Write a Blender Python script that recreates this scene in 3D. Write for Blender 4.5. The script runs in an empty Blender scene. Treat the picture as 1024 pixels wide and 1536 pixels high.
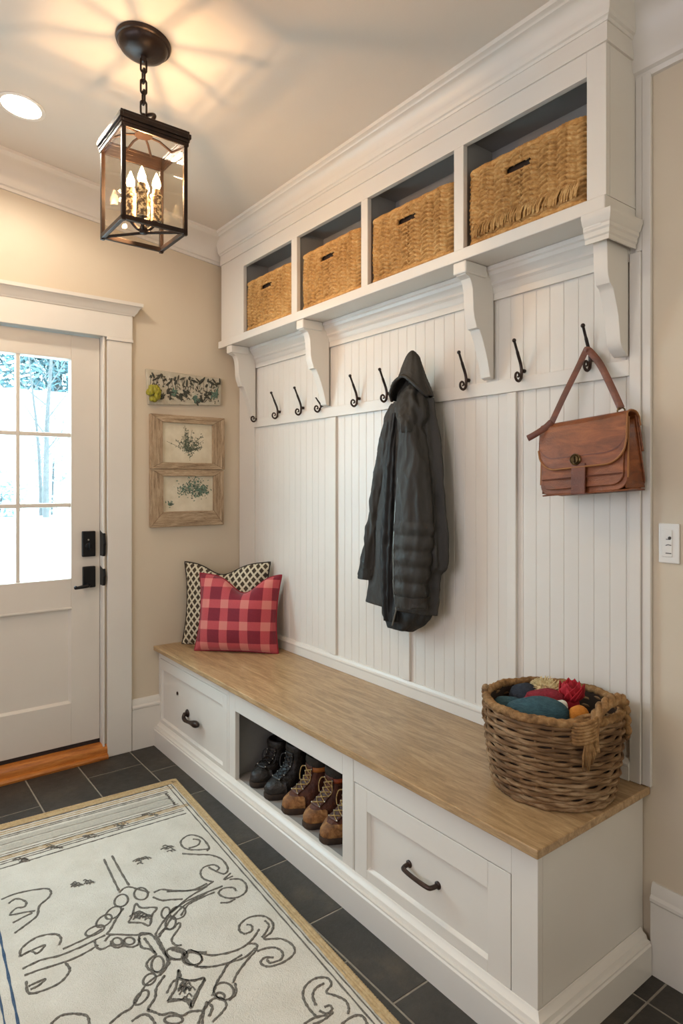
LAMP_W, LAMP_C = 3.5, (1, .62, .31)
D1_W, D1_C = 31, (1, .9, .76)
D2_W, D2_C = 20, (1, .94, .74)
D3_W, D3_C = 14, (1, .8, .6)
WIN_W, WIN_C = 26, (.98, 1, 1.18)
SIDE_FILL_W, SIDE_FILL_C = 18, (.98, 1, .92)
SKY, SKY_C = 15, (.62, .96, 1.12, 1)
EXPO = .14
import bpy, bmesh, math, random
from mathutils import Vector, Matrix, noise as mnoise
random.seed(7)
S = bpy.context.scene
COL = S.collection
PI = math.pi
def R(d): return math.radians(d)

# ------------------------------------------------------------------ camera model
F_PX, V0, U0 = 962.0, 725.4, 512.0
CX, CY, CZ, YAW = 3.231, -1.766, 1.351, R(37.49)
FW = (-math.cos(YAW), math.sin(YAW)); RT = (math.sin(YAW), math.cos(YAW))
def ray(u, v):
    a = (u-U0)/F_PX
    return (FW[0]+RT[0]*a, FW[1]+RT[1]*a, (V0-v)/F_PX)
def px(u, v, **k):
    """the point of the room where a sight line through the photograph meets a plane x=, y= or z="""
    (ax, val), = k.items(); i = 'xyz'.index(ax); d = ray(u, v)
    t = (val-(CX, CY, CZ)[i])/d[i]
    return Vector((CX+d[0]*t, CY+d[1]*t, CZ+d[2]*t))
def depth_of(p): return (p[0]-CX)*FW[0]+(p[1]-CY)*FW[1]

def ceil_z(y): return 2.65-0.12*y

# ------------------------------------------------------------------ materials
def lin(c):
    return tuple(((x/255)/12.92 if x/255 <= .04045 else ((x/255+.055)/1.055)**2.4) for x in c)+(1,)
class NT:
    def __init__(s, name):
        s.m = bpy.data.materials.new(name); s.m.use_nodes = True
        s.t = s.m.node_tree; s.b = s.t.nodes['Principled BSDF']; s.out = s.t.nodes['Material Output']
    def n(s, kind, **k):
        o = s.t.nodes.new('ShaderNode'+kind)
        for a, v in k.items():
            if a.startswith('i_'):
                o.inputs[a[2:].replace('_', ' ')].default_value = v
            else: setattr(o, a, v)
        return o
    def l(s, a, b): s.t.links.new(a, b)
    def math(s, op, a, b=None, c=None):
        o = s.n('Math', operation=op)
        for i, x in enumerate((a, b, c)):
            if x is None: continue
            if isinstance(x, (int, float)): o.inputs[i].default_value = x
            else: s.l(x, o.inputs[i])
        return o.outputs[0]
    def coord(s, which='Object', scale=(1, 1, 1), rot=(0, 0, 0)):
        tc = s.n('TexCoord'); mp = s.n('Mapping')
        mp.inputs['Scale'].default_value = scale; mp.inputs['Rotation'].default_value = rot
        s.l(tc.outputs[which], mp.inputs['Vector']); return mp.outputs[0]
    def noise(s, vec, scale, detail=4, rough=.55, dist=0):
        o = s.n('TexNoise'); o.inputs['Scale'].default_value = scale; o.inputs['Detail'].default_value = detail
        o.inputs['Roughness'].default_value = rough; o.inputs['Distortion'].default_value = dist
        if vec is not None: s.l(vec, o.inputs['Vector'])
        return o.outputs['Fac']
    def ramp(s, fac, stops):
        o = s.n('ValToRGB'); r = o.color_ramp
        while len(r.elements) < len(stops): r.elements.new(.5)
        for e, (p, c) in zip(r.elements, stops):
            e.position = p; e.color = lin(c) if max(c) > 1.001 or len(c) == 3 else c
        s.l(fac, o.inputs[0]); return o.outputs[0]
    def mix(s, fac, a, b, mode='MIX'):
        o = s.n('Mix', data_type='RGBA', blend_type=mode)
        for x, i in ((fac, 0), (a, 6), (b, 7)):
            if isinstance(x, (int, float)): o.inputs[i].default_value = x
            elif isinstance(x, tuple): o.inputs[i].default_value = x
            else: s.l(x, o.inputs[i])
        return o.outputs[2]
    def col(s, x):
        if isinstance(x, tuple): s.b.inputs['Base Color'].default_value = lin(x)
        else: s.l(x, s.b.inputs['Base Color'])
    def bump(s, h, strength, dist=.01):
        o = s.n('Bump'); o.inputs['Strength'].default_value = strength; o.inputs['Distance'].default_value = dist
        s.l(h, o.inputs['Height']); s.l(o.outputs[0], s.b.inputs['Normal'])
    def rough(s, v):
        if isinstance(v, (int, float)): s.b.inputs['Roughness'].default_value = v
        else: s.l(v, s.b.inputs['Roughness'])

def plain(name, c, rough=.5, metal=0, c2=None, nscale=8, bump=0, bscale=60, spec=.5, stretch=(1, 1, 1), bdist=.005):
    t = NT(name); v = t.coord(scale=stretch)
    if c2: t.col(t.ramp(t.noise(v, nscale, 6), [(.3, c), (.7, c2)]))
    else: t.col(c)
    t.rough(rough); t.b.inputs['Metallic'].default_value = metal
    t.b.inputs['Specular IOR Level'].default_value = spec
    if bump: t.bump(t.noise(v, bscale, 4), bump, bdist)
    return t.m

M = {}
M['paint_white'] = plain('white_trim_paint', (217, 210, 200), .36, c2=(213, 205, 194), nscale=3, bump=.04, bscale=35, spec=.4)
M['paint_wall'] = plain('beige_wall_paint', (205, 190, 168), .7, c2=(201, 185, 162), nscale=2, bump=.06, bscale=220, spec=.3)
M['paint_ceiling'] = plain('ceiling_paint', (208, 197, 183), .8, c2=(205, 193, 178), nscale=2, bump=.04, bscale=180, spec=.2)
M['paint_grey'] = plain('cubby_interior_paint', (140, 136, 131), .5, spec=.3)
M['door_paint'] = plain('door_paint', (214, 205, 193), .4, c2=(210, 200, 187), nscale=2, bump=.03, bscale=50, spec=.4)
M['black_iron'] = plain('black_iron', (30, 25, 23), .42, .6, c2=(52, 38, 30), nscale=30, bump=.1, bscale=120)
M['bronze'] = plain('dark_bronze', (34, 27, 24), .38, .55, c2=(62, 44, 34), nscale=14, bump=.12, bscale=150)
M['black_lock'] = plain('black_lock_metal', (22, 21, 22), .4, .5)
M['dark_gap'] = plain('dark_weather_strip', (36, 24, 20), .7)
M['grout'] = plain('grout', (156, 146, 130), .9, c2=(126, 118, 106), nscale=40, bump=.3, bscale=300)
M['switch'] = plain('switch_plastic', (222, 217, 208), .35)
M['switch_dark'] = plain('switch_slot', (70, 66, 60), .5)

def slate():
    t = NT('slate_tile'); v = t.coord(); g = t.n('NewGeometry')
    n1 = t.noise(v, 5, 8, .65); n2 = t.noise(v, 26, 8, .7)
    base = t.ramp(n1, [(.3, (40, 37, 32)), (.55, (54, 49, 42)), (.75, (80, 70, 56))])
    tone = t.math('MULTIPLY_ADD', g.outputs['Random Per Island'], .5, .72)
    cmb = t.n('CombineColor'); [t.l(tone, cmb.inputs[i]) for i in range(3)]
    t.col(t.mix(1.0, base, cmb.outputs[0], 'MULTIPLY'))
    t.rough(t.math('MULTIPLY_ADD', n2, .35, .36))
    t.bump(t.math('ADD', n1, t.math('MULTIPLY', n2, .6)), .45, .012)
    return t.m
M['slate'] = slate()

def wood(name, stops, stretch, scale=3.2, rough=.4, bump=.12, which='Object'):
    t = NT(name); v = t.coord(which, scale=stretch)
    n1 = t.noise(v, scale, 8, .62, 1.2); n2 = t.noise(v, scale*7, 5, .6, .4); n3 = t.noise(v, scale*28, 3, .5)
    f = t.math('ADD', t.math('MULTIPLY', n1, .6), t.math('ADD', t.math('MULTIPLY', n2, .28), t.math('MULTIPLY', n3, .14)))
    t.col(t.ramp(f, stops)); t.rough(t.math('MULTIPLY_ADD', n2, .25, rough-.1)); t.bump(t.math('ADD', n2, n3), bump, .004)
    return t.m
M['oak_top'] = wood('oak_bench_wood', [(.34, (122, 94, 62)), (.5, (164, 132, 93)), (.66, (194, 163, 123))], (1.3, 11, 11), 3.6, .3, .08)
M['oak_sill'] = wood('oak_threshold_wood', [(.36, (124, 66, 22)), (.5, (176, 104, 40)), (.66, (205, 134, 62))], (9, 1, 9), 2.6, .35, .1)
M['frame_rail'] = wood('weathered_wood_grain_across', [(.38, (116, 92, 68)), (.5, (164, 138, 108)), (.62, (196, 172, 142))], (10, 2.2, 26), 2.4, .75, .5)
M['frame_stile'] = wood('weathered_wood_grain_upright', [(.38, (116, 92, 68)), (.5, (164, 138, 108)), (.62, (196, 172, 142))], (10, 26, 2.2), 2.4, .75, .5)
def fibre(name, stops, stretch, rough=.75, bump=.6, scale=20, bdist=.004):
    t = NT(name); v = t.coord(scale=stretch)
    n1 = t.noise(v, scale, 6, .65); n2 = t.noise(None, 9, 3)
    tc = t.coord(); n2 = t.noise(tc, 9, 4)
    t.col(t.ramp(t.math('ADD', t.math('MULTIPLY', n1, .65), t.math('MULTIPLY', n2, .35)), stops))
    t.rough(rough); t.bump(n1, bump, bdist); t.b.inputs['Specular IOR Level'].default_value = .25
    return t.m
M['seagrass'] = fibre('seagrass', [(.32, (122, 84, 42)), (.5, (178, 134, 78)), (.68, (208, 170, 114))], (1, 1, 1.4), scale=55, bump=.3)
M['seagrass_rope'] = fibre('seagrass_rope', [(.32, (138, 92, 44)), (.5, (190, 140, 80)), (.68, (214, 172, 112))], (1, 1, 1), scale=60)
M['willow'] = fibre('willow', [(.34, (72, 50, 32)), (.5, (118, 88, 58)), (.68, (172, 144, 110))], (1, 1, 6), scale=14)
M['willow_rope'] = fibre('willow_rim', [(.34, (90, 64, 38)), (.5, (140, 104, 64)), (.66, (178, 142, 98))], (1, 1, 1), scale=50)
M['basket_shade'] = plain('basket_interior_shade', (52, 36, 24), .9)  # interior shade put into the colour, for the insides of the baskets

def coatmat(name, c1, c2, rough=.62):
    t = NT(name); v = t.coord(scale=(1, 1, .35))
    t.col(t.ramp(t.noise(v, 14, 6), [(.3, c1), (.7, c2)])); t.rough(rough)
    t.bump(t.math('ADD', t.noise(v, 22, 5, .6, .6), t.math('MULTIPLY', t.noise(t.coord(), 600, 2), .12)), .35, .012)
    t.b.inputs['Specular IOR Level'].default_value = .35
    return t.m
M['coat'] = coatmat('charcoal_coat_cloth', (41, 38, 33), (55, 51, 45))
M['coat_dark'] = coatmat('black_coat_lining', (20, 19, 18), (34, 32, 29))
M['zip'] = plain('zip_metal', (120, 116, 108), .4, .7)
def leather(name, c1, c2, c3, rough=.42):
    t = NT(name); v = t.coord(scale=(1, 1, 3.5))
    n = t.noise(v, 9, 8, .65, .5)
    t.col(t.ramp(n, [(.3, c1), (.5, c2), (.7, c3)])); t.rough(t.math('MULTIPLY_ADD', n, .3, rough-.12))
    vo = t.n('TexVoronoi'); vo.inputs['Scale'].default_value = 260; t.l(t.coord(), vo.inputs['Vector'])
    t.bump(t.math('ADD', vo.outputs['Distance'], t.math('MULTIPLY', n, 1.5)), .16, .004)
    return t.m
M['leather'] = leather('tan_leather', (88, 44, 19), (124, 66, 31), (152, 87, 46))
M['leather_dark'] = leather('brown_leather_strap', (74, 36, 22), (98, 50, 30), (118, 64, 40))
M['leather_edge'] = plain('raw_leather_edge', (150, 98, 52), .6)
M['brass'] = plain('aged_brass', (120, 100, 66), .32, .9, c2=(66, 54, 36), nscale=120)
def boot_leather(name, stops, rough=.55):
    t = NT(name); v = t.coord(); n = t.noise(v, 28, 8, .7, .6)
    t.col(t.ramp(n, stops)); t.rough(rough); t.bump(t.math('ADD', t.noise(v, 70, 6, .65), t.math('MULTIPLY', t.noise(v, 26, 3), 1.5)), .6, .006); return t.m
M['boot_tan'] = boot_leather('tan_boot_leather', [(.3, (80, 48, 22)), (.5, (136, 90, 46)), (.7, (182, 134, 78))], .72)
M['boot_brown'] = boot_leather('brown_boot_leather', [(.3, (58, 30, 18)), (.55, (92, 48, 28)), (.75, (118, 66, 38))])
M['boot_black'] = boot_leather('black_boot_leather', [(.3, (18, 14, 10)), (.55, (32, 25, 19)), (.75, (62, 48, 36))], .44)
M['boot_collar'] = plain('padded_boot_collar', (58, 50, 40), .9, c2=(40, 35, 28), nscale=40, bump=.5, bscale=200)
M['boot_band'] = plain('orange_boot_band', (186, 112, 44), .6, c2=(160, 88, 34), nscale=30)
M['boot_band_red'] = plain('rust_boot_band', (170, 78, 36), .6, c2=(140, 60, 28), nscale=30)
M['sole'] = plain('boot_sole', (70, 48, 30), .8, c2=(46, 32, 22), nscale=30, bump=.4, bscale=120)
M['sole_dark'] = plain('dark_boot_sole', (58, 44, 32), .8, c2=(34, 27, 21), nscale=30, bump=.4, bscale=120)
M['lace'] = plain('yellow_lace', (196, 160, 96), .8, c2=(120, 90, 50), nscale=120)
M['lace_black'] = plain('black_lace', (30, 28, 27), .6)
M['eyelet'] = plain('eyelet_metal', (180, 174, 160), .3, .9)

def plaid():
    t = NT('red_plaid_cloth'); sx = t.n('SeparateXYZ'); t.l(t.n('TexCoord').outputs['Object'], sx.inputs[0])
    def band(o, per, off, w):
        f = t.math('FRACT', t.math('ADD', t.math('DIVIDE', o, per), off))
        return t.math('LESS_THAN', t.math('ABSOLUTE', t.math('SUBTRACT', f, .5)), w)
    h = band(sx.outputs['X'], .105, .0, .2); v = band(sx.outputs['Z'], .105, .28, .2)
    s = t.math('ADD', h, v)
    nz = t.noise(t.coord(scale=(1, 1, 1)), 260, 3)
    s2 = t.math('ADD', t.math('MULTIPLY', s, .42), t.math('MULTIPLY_ADD', nz, .16, -.05))
    t.col(t.ramp(s2, [(0.0, (112, 14, 34)), (.08, (134, 22, 44)), (.42, (178, 62, 70)), (.84, (206, 122, 112))]))
    t.rough(.85); t.b.inputs['Sheen Weight'].default_value = .2
    t.bump(t.math('ADD', t.noise(t.coord(), 500, 2), t.math('MULTIPLY', t.noise(t.coord(), 14, 4), .6)), .3, .004)
    return t.m
M['plaid'] = plaid()
M['red_trim'] = plain('red_cushion_back', (140, 30, 44), .85, bump=.3, bscale=300)
def trellis():
    t = NT('trellis_cloth'); sx = t.n('SeparateXYZ'); t.l(t.n('TexCoord').outputs['Object'], sx.inputs[0])
    ns = t.noise(t.coord(), 6, 3)
    X = t.math('ADD', sx.outputs['X'], t.math('MULTIPLY', ns, .012)); Z = t.math('ADD', sx.outputs['Z'], t.math('MULTIPLY', ns, .01))
    X = t.math('MULTIPLY', X, 1.25)
    def line(e, per, w):
        f = t.math('FRACT', t.math('DIVIDE', e, per)); return t.math('LESS_THAN', t.math('ABSOLUTE', t.math('SUBTRACT', f, .5)), w)
    a = t.math('ADD', X, Z); b = t.math('SUBTRACT', X, Z)
    m = t.math('MAXIMUM', line(a, .046, .16), line(b, .046, .16))
    c1 = t.ramp(t.noise(t.coord(), 40, 2), [(.35, (46, 36, 26)), (.65, (74, 60, 40))])
    t.col(t.mix(m, c1, lin((202, 192, 166)))); t.rough(.85); t.bump(t.noise(t.coord(), 400, 2), .25, .003)
    return t.m
M['trellis'] = trellis()
M['piping'] = plain('dark_piping', (40, 32, 26), .8)
def rugmat():
    t = NT('tufted_rug_wool'); v = t.coord()
    n = t.noise(v, 9, 6); f = t.noise(v, 330, 3)
    t.col(t.ramp(t.math('ADD', t.math('MULTIPLY', n, .6), t.math('MULTIPLY', f, .4)), [(.25, (206, 198, 182)), (.5, (219, 212, 198)), (.75, (232, 226, 213))]))
    t.rough(.95); t.bump(t.math('ADD', f, t.math('MULTIPLY', t.noise(v, 90, 3), .7)), .8, .006); t.b.inputs['Specular IOR Level'].default_value = .1
    return t.m
M['rug'] = rugmat()
M['rug_line'] = plain('rug_charcoal_yarn', (86, 82, 76), .95, c2=(138, 131, 120), nscale=170, bump=.8, bscale=350, spec=.1)
M['rug_blue'] = plain('rug_blue_yarn', (62, 84, 112), .95, c2=(88, 108, 130), nscale=140, bump=.8, bscale=350, spec=.1)
M['rug_tan'] = plain('rug_tan_yarn', (182, 154, 112), .95, c2=(204, 178, 138), nscale=90, bump=.8, bscale=350, spec=.1)
M['rug_grey'] = plain('rug_grey_yarn', (180, 174, 162), .95, c2=(200, 192, 176), nscale=90, bump=.8, bscale=350, spec=.1)
M['yarn_teal'] = plain('teal_yarn', (36, 66, 76), .9, c2=(58, 92, 100), nscale=70, bump=.6, bscale=260, stretch=(1, 1, 4))
M['yarn_navy'] = plain('navy_yarn', (26, 30, 40), .9, c2=(42, 48, 58), nscale=70, bump=.6, bscale=260)
M['yarn_burgundy'] = plain('burgundy_knit', (110, 20, 32), .9, c2=(140, 30, 44), nscale=70, bump=.8, bscale=160)
M['yarn_red'] = plain('red_felt', (176, 20, 36), .8, c2=(150, 14, 30), nscale=20, bump=.3, bscale=160)
M['yarn_cream'] = plain('cream_wool', (224, 206, 160), .95, c2=(200, 178, 130), nscale=60, bump=.6, bscale=260)
M['yarn_orange'] = plain('orange_yarn', (206, 134, 46), .9, c2=(186, 110, 32), nscale=60, bump=.6, bscale=260)
M['yarn_white'] = plain('white_wool', (214, 208, 196), .9, bump=.6, bscale=260)
M['art_paper'] = plain('aged_art_paper', (216, 204, 180), .8, c2=(196, 182, 154), nscale=14, bump=.2, bscale=120)
M['leaf_ink'] = plain('grey_green_leaf', (96, 104, 84), .8, c2=(66, 70, 58), nscale=90)
M['leaf_teal'] = plain('blue_green_leaf', (104, 128, 108), .8, c2=(74, 96, 84), nscale=90)
M['leaf_dark'] = plain('dark_relief_leaf', (70, 70, 56), .7, c2=(48, 46, 38), nscale=70)
M['plaster'] = plain('plaster_plaque', (196, 186, 166), .85, c2=(176, 164, 142), nscale=20, bump=.7, bscale=70, bdist=.01)
M['lime'] = plain('lime_flower', (170, 160, 36), .6, c2=(110, 104, 20), nscale=60)
M['snow'] = plain('snow', (240, 244, 248), .8)
M['shed_white'] = plain('white_shed_boards', (240, 242, 244), .7)
M['bark'] = plain('pale_bark', (76, 72, 70), .9, c2=(58, 56, 56), nscale=30)
M['evergreen'] = plain('frosted_evergreen', (52, 74, 80), .9, c2=(92, 112, 112), nscale=9)
M['shrub'] = plain('frosted_shrub', (140, 156, 162), .9, c2=(104, 124, 130), nscale=9)

def candle_mat():
    t = NT('mottled_candle_sleeve'); n = t.noise(t.coord(), 90, 4, .6)
    t.col(t.ramp(n, [(.42, (54, 36, 22)), (.5, (120, 90, 54)), (.58, (226, 206, 164))])); t.rough(.6); return t.m
M['candle'] = candle_mat()
def glass(name, tint=(1, 1, 1, 1), gloss=.9):
    m = bpy.data.materials.new(name); m.use_nodes = True; t = m.node_tree; t.nodes.clear()
    o = t.nodes.new('ShaderNodeOutputMaterial'); mx = t.nodes.new('ShaderNodeMixShader'); tr = t.nodes.new('ShaderNodeBsdfTransparent')
    gl = t.nodes.new('ShaderNodeBsdfGlossy'); lw = t.nodes.new('ShaderNodeLayerWeight'); pw = t.nodes.new('ShaderNodeMath'); fr = t.nodes.new('ShaderNodeMath')
    tr.inputs[0].default_value = tint; gl.inputs['Roughness'].default_value = .03; gl.inputs[0].default_value = (gloss,)*3+(1,)
    pw.operation = 'POWER'; pw.inputs[1].default_value = 4.5; fr.operation = 'MULTIPLY_ADD'; fr.inputs[1].default_value = .7; fr.inputs[2].default_value = .03
    t.links.new(lw.outputs['Facing'], pw.inputs[0]); t.links.new(pw.outputs[0], fr.inputs[0])
    t.links.new(fr.outputs[0], mx.inputs[0]); t.links.new(tr.outputs[0], mx.inputs[1]); t.links.new(gl.outputs[0], mx.inputs[2]); t.links.new(mx.outputs[0], o.inputs[0])
    return m
M['glass'] = glass('clear_glass'); M['lantern_glass'] = glass('lantern_glass', (.97, .95, .91, 1))
def emit(name, c, s, clear=False):
    m = bpy.data.materials.new(name); m.use_nodes = True; t = m.node_tree; t.nodes.clear()
    o = t.nodes.new('ShaderNodeOutputMaterial'); e = t.nodes.new('ShaderNodeEmission'); e.inputs[0].default_value = c; e.inputs[1].default_value = s
    if clear:
        a = t.nodes.new('ShaderNodeAddShader'); tr = t.nodes.new('ShaderNodeBsdfTransparent')
        t.links.new(e.outputs[0], a.inputs[0]); t.links.new(tr.outputs[0], a.inputs[1]); t.links.new(a.outputs[0], o.inputs[0])
    else: t.links.new(e.outputs[0], o.inputs[0])
    return m
M['bulb'] = emit('lit_bulb', (1, .74, .4, 1), 16, True)
M['downlight'] = emit('lit_downlight', (1, .88, .7, 1), 12)

# ------------------------------------------------------------------ mesh builder
ORIGIN = {}
class MB:
    def __init__(s): s.v = []; s.f = []; s.mi = []; s.m = 0
    def add(s, vs, fs):
        b = len(s.v); s.v += [tuple(p) for p in vs]
        for f in fs: s.f.append(tuple(b+i for i in f)); s.mi.append(s.m)
        return s
    def box(s, x0, x1, y0, y1, z0, z1):
        return s.add([(x, y, z) for z in (z0, z1) for y in (y0, y1) for x in (x0, x1)],
                     [(0, 2, 3, 1), (4, 5, 7, 6), (0, 1, 5, 4), (2, 6, 7, 3), (0, 4, 6, 2), (1, 3, 7, 5)])
    def prism(s, poly, ax, a, b):
        """polygon in the other two axes (in x,y,z order) drawn out along ax from a to b"""
        def P(p, t): q = list(p); q.insert('xyz'.index(ax), t); return q
        n = len(poly)
        fs = [tuple(range(n))[::-1], tuple(range(n, 2*n))]+[(i, (i+1) % n, n+(i+1) % n, n+i) for i in range(n)]
        return s.add([P(p, a) for p in poly]+[P(p, b) for p in poly], fs)
    def rings(s, rs, cap0=True, cap1=True, closed=False):
        n = len(rs[0]); vs = [p for r in rs for p in r]; fs = []
        k = len(rs)
        for i in range(k if closed else k-1):
            a, b = i*n, ((i+1) % k)*n
            fs += [(a+j, a+(j+1) % n, b+(j+1) % n, b+j) for j in range(n)]
        if not closed:
            if cap0: fs.append(tuple(range(n))[::-1])
            if cap1: fs.append(tuple(range((k-1)*n, k*n)))
        return s.add(vs, fs)
    def grid(s, fn, nu, nv, skip=None):
        vs = [fn(i/nu, j/nv) for j in range(nv+1) for i in range(nu+1)]
        fs = [(j*(nu+1)+i, j*(nu+1)+i+1, (j+1)*(nu+1)+i+1, (j+1)*(nu+1)+i) for j in range(nv) for i in range(nu) if not (skip and skip((i+.5)/nu, (j+.5)/nv))]
        return s.add(vs, fs)
    def tube(s, pts, r, n=8, closed=False, flat=None, up=(0, 0, 1), twist=0):
        pts = [Vector(p) for p in pts]; k = len(pts); rs = []
        N = None
        for i, p in enumerate(pts):
            t = (pts[(i+1) % k]-pts[i-1]) if closed else (pts[min(i+1, k-1)]-pts[max(i-1, 0)])
            t = t.normalized() if t.length > 1e-9 else Vector((0, 0, 1))
            if N is None:
                N = Vector(up)-t*t.dot(Vector(up))
                if N.length < 1e-4: N = Vector((1, 0, 0))-t*t.x
                if N.length < 1e-4: N = Vector((0, 1, 0))-t*t.y
            else: N = N-t*t.dot(N)
            N.normalize(); B = t.cross(N); rr = r[i] if isinstance(r, (list, tuple)) else r
            fw, ft = (rr, rr) if flat is None else (rr*flat[0], rr*flat[1])
            rs.append([p+N*math.cos(2*PI*j/n+twist*i)*fw+B*math.sin(2*PI*j/n+twist*i)*ft for j in range(n)])
        return s.rings(rs, closed=closed)
    def lathe(s, prof, c=(0, 0, 0), n=32, ax='z', cap=True):
        rs = []
        for r, h in prof:
            ring = []
            for j in range(n):
                a = 2*PI*j/n; p = (r*math.cos(a), r*math.sin(a), h)
                if ax == 'y': p = (p[0], p[2], p[1])
                if ax == 'x': p = (p[2], p[0], p[1])
                ring.append((c[0]+p[0], c[1]+p[1], c[2]+p[2]))
            rs.append(ring)
        return s.rings(rs, cap, cap)
    def ball(s, c, r, nu=16, nv=10, sc=(1, 1, 1), fn=None):
        def P(u, v):
            a, b = 2*PI*u, PI*(v-.5); d = (math.cos(b)*math.cos(a), math.cos(b)*math.sin(a), math.sin(b)); k = r*(fn(d) if fn else 1)
            return (c[0]+d[0]*k*sc[0], c[1]+d[1]*k*sc[1], c[2]+d[2]*k*sc[2])
        return s.grid(P, nu, nv)
    def sweep(s, prof, path, closed=False):
        """prof: (out, z) pairs; path: list of (x, y, nx, ny, zfun or None) with outward normal scaled for mitres"""
        rs = []
        for (x, y, nx, ny, zf) in path:
            rs.append([(x+nx*o, y+ny*o, zf(y+ny*o, o, z) if zf else z) for o, z in prof])
        return s.rings(rs, closed=closed)
    def xform(s, mtx, start=0):
        for i in range(start, len(s.v)): s.v[i] = tuple(mtx @ Vector(s.v[i]))
        return s
    def build(s, name, mat, parent=None, smooth=35, bevel=0, seg=2, local=False, sub=0, solid=0, weld=False):
        me = bpy.data.meshes.new(name); off = Vector((0, 0, 0))
        if parent is not None and not local: off = ORIGIN.get(parent.name, off)
        me.from_pydata([tuple(Vector(p)-off) for p in s.v], [], s.f)
        for mm in (mat if isinstance(mat, (list, tuple)) else [mat]): me.materials.append(mm)
        if max(s.mi, default=0) > 0: me.polygons.foreach_set('material_index', s.mi)
        bm = bmesh.new(); bm.from_mesh(me)
        if weld: bmesh.ops.remove_doubles(bm, verts=bm.verts, dist=1e-5)
        bmesh.ops.recalc_face_normals(bm, faces=bm.faces); bm.to_mesh(me); bm.free()
        if smooth: me.shade_smooth(); me.set_sharp_from_angle(angle=R(smooth))
        o = bpy.data.objects.new(name, me); COL.objects.link(o)
        if solid:
            md = o.modifiers.new('thickness', 'SOLIDIFY'); md.thickness = solid; md.offset = -1
        if bevel:
            md = o.modifiers.new('edge', 'BEVEL'); md.width = bevel; md.segments = seg; md.limit_method = 'ANGLE'; md.angle_limit = R(40)
            md.harden_normals = False
        if sub:
            md = o.modifiers.new('sub', 'SUBSURF'); md.levels = sub; md.render_levels = sub
        if parent is not None:
            o.parent = parent; ORIGIN[o.name] = ORIGIN.get(parent.name, Vector((0, 0, 0)))
        else: ORIGIN[o.name] = Vector((0, 0, 0))
        return o

def thing(name, label, cat, loc=(0, 0, 0), rot=(0, 0, 0), group=None):
    o = bpy.data.objects.new(name, None); COL.objects.link(o); o.location = loc; o.rotation_euler = rot
    o.empty_display_size = .05; o['label'] = label; o['category'] = cat
    if group: o['group'] = group
    ORIGIN[o.name] = Vector(loc); return o
def tag(o, label, cat, group=None):
    o['label'] = label; o['category'] = cat
    if group: o['group'] = group
    return o
def struct(o, label=None):
    o['kind'] = 'structure'
    if label: o['label'] = label
    return o
def setting(name, loc=(0, 0, 0)):
    o = bpy.data.objects.new(name, None); COL.objects.link(o); o.location = loc; o['kind'] = 'structure'; ORIGIN[o.name] = Vector(loc); return o
def dup(root, loc, rot=None, label=None, group=None):
    r = root.copy(); COL.objects.link(r); r.location = loc
    if rot is not None: r.rotation_euler = rot
    if label: r['label'] = label
    if group: r['group'] = group
    for ch in list(root.children):
        c = ch.copy(); COL.objects.link(c); c.parent = r
        for g in ch.children:
            d = g.copy(); COL.objects.link(d); d.parent = c
    return r
def spline(pts, n=6, closed=False):
    P = [Vector(p) for p in pts]; k = len(P); out = []
    for i in range(k if closed else k-1):
        if closed: a, b, c, d = P[(i-1) % k], P[i], P[(i+1) % k], P[(i+2) % k]
        else: a, b, c, d = P[max(i-1, 0)], P[i], P[i+1], P[min(i+2, k-1)]
        for j in range(n):
            t = j/n; out.append(.5*((2*b)+(c-a)*t+(2*a-5*b+4*c-d)*t*t+(3*b-a-3*c+d)*t**3))
    if not closed: out.append(P[-1])
    return out
def lerp_rows(rows, n):
    """resample rows of numbers smoothly"""
    k = len(rows); out = []
    for i in range(n+1):
        f = i/n*(k-1); a = min(int(f), k-2); t = f-a
        r0, r1, r2, r3 = rows[max(a-1, 0)], rows[a], rows[a+1], rows[min(a+2, k-1)]
        out.append([.5*(2*q1+(q2-q0)*t+(2*q0-5*q1+4*q2-q3)*t*t+(3*q1-q0-3*q2+q3)*t**3) for q0, q1, q2, q3 in zip(r0, r1, r2, r3)])
    return out
# ================================================================== THE ROOM
XR, YF = 4.9, -3.3           # far right wall, wall behind the viewer
# floor: grout bed with slate tiles, laid in rows along x with free joints
b = MB(); b.m = 0; b.box(-.0, XR, YF, 0, -.06, -.0015)
rows = [(-3.3, -3.12), (-3.12, -2.875), (-2.875, -2.63), (-2.63, -2.385), (-2.385, -2.14), (-2.14, -1.895), (-1.895, -1.65), (-1.65, -1.395), (-1.395, -1.13), (-1.13, -.9), (-.9, -.646), (-.646, -.4), (-.4, -.118), (-.118, 0)]
J = {11: [.303, .62, 1.093, 1.283, 1.61, 1.99, 2.39, 2.9, 3.3, 3.7, 4.2, 4.6], 10: [.19, .62, 1.05, 1.4, 1.8, 2.2, 2.6, 3.1, 3.5, 3.9, 4.4], 9: [.42, .85, 1.3, 1.7, 2.1, 2.5, 2.9, 3.4, 3.9, 4.3],
     8: [.329, .75, 1.2, 1.6, 2.0, 2.5, 2.9, 3.3, 3.8, 4.3], 12: [2.39, 2.8, 3.2, 3.6, 4.1, 4.5], 13: [2.39, 2.8, 3.2, 3.6, 4.1, 4.5]}
b.m = 1
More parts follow.
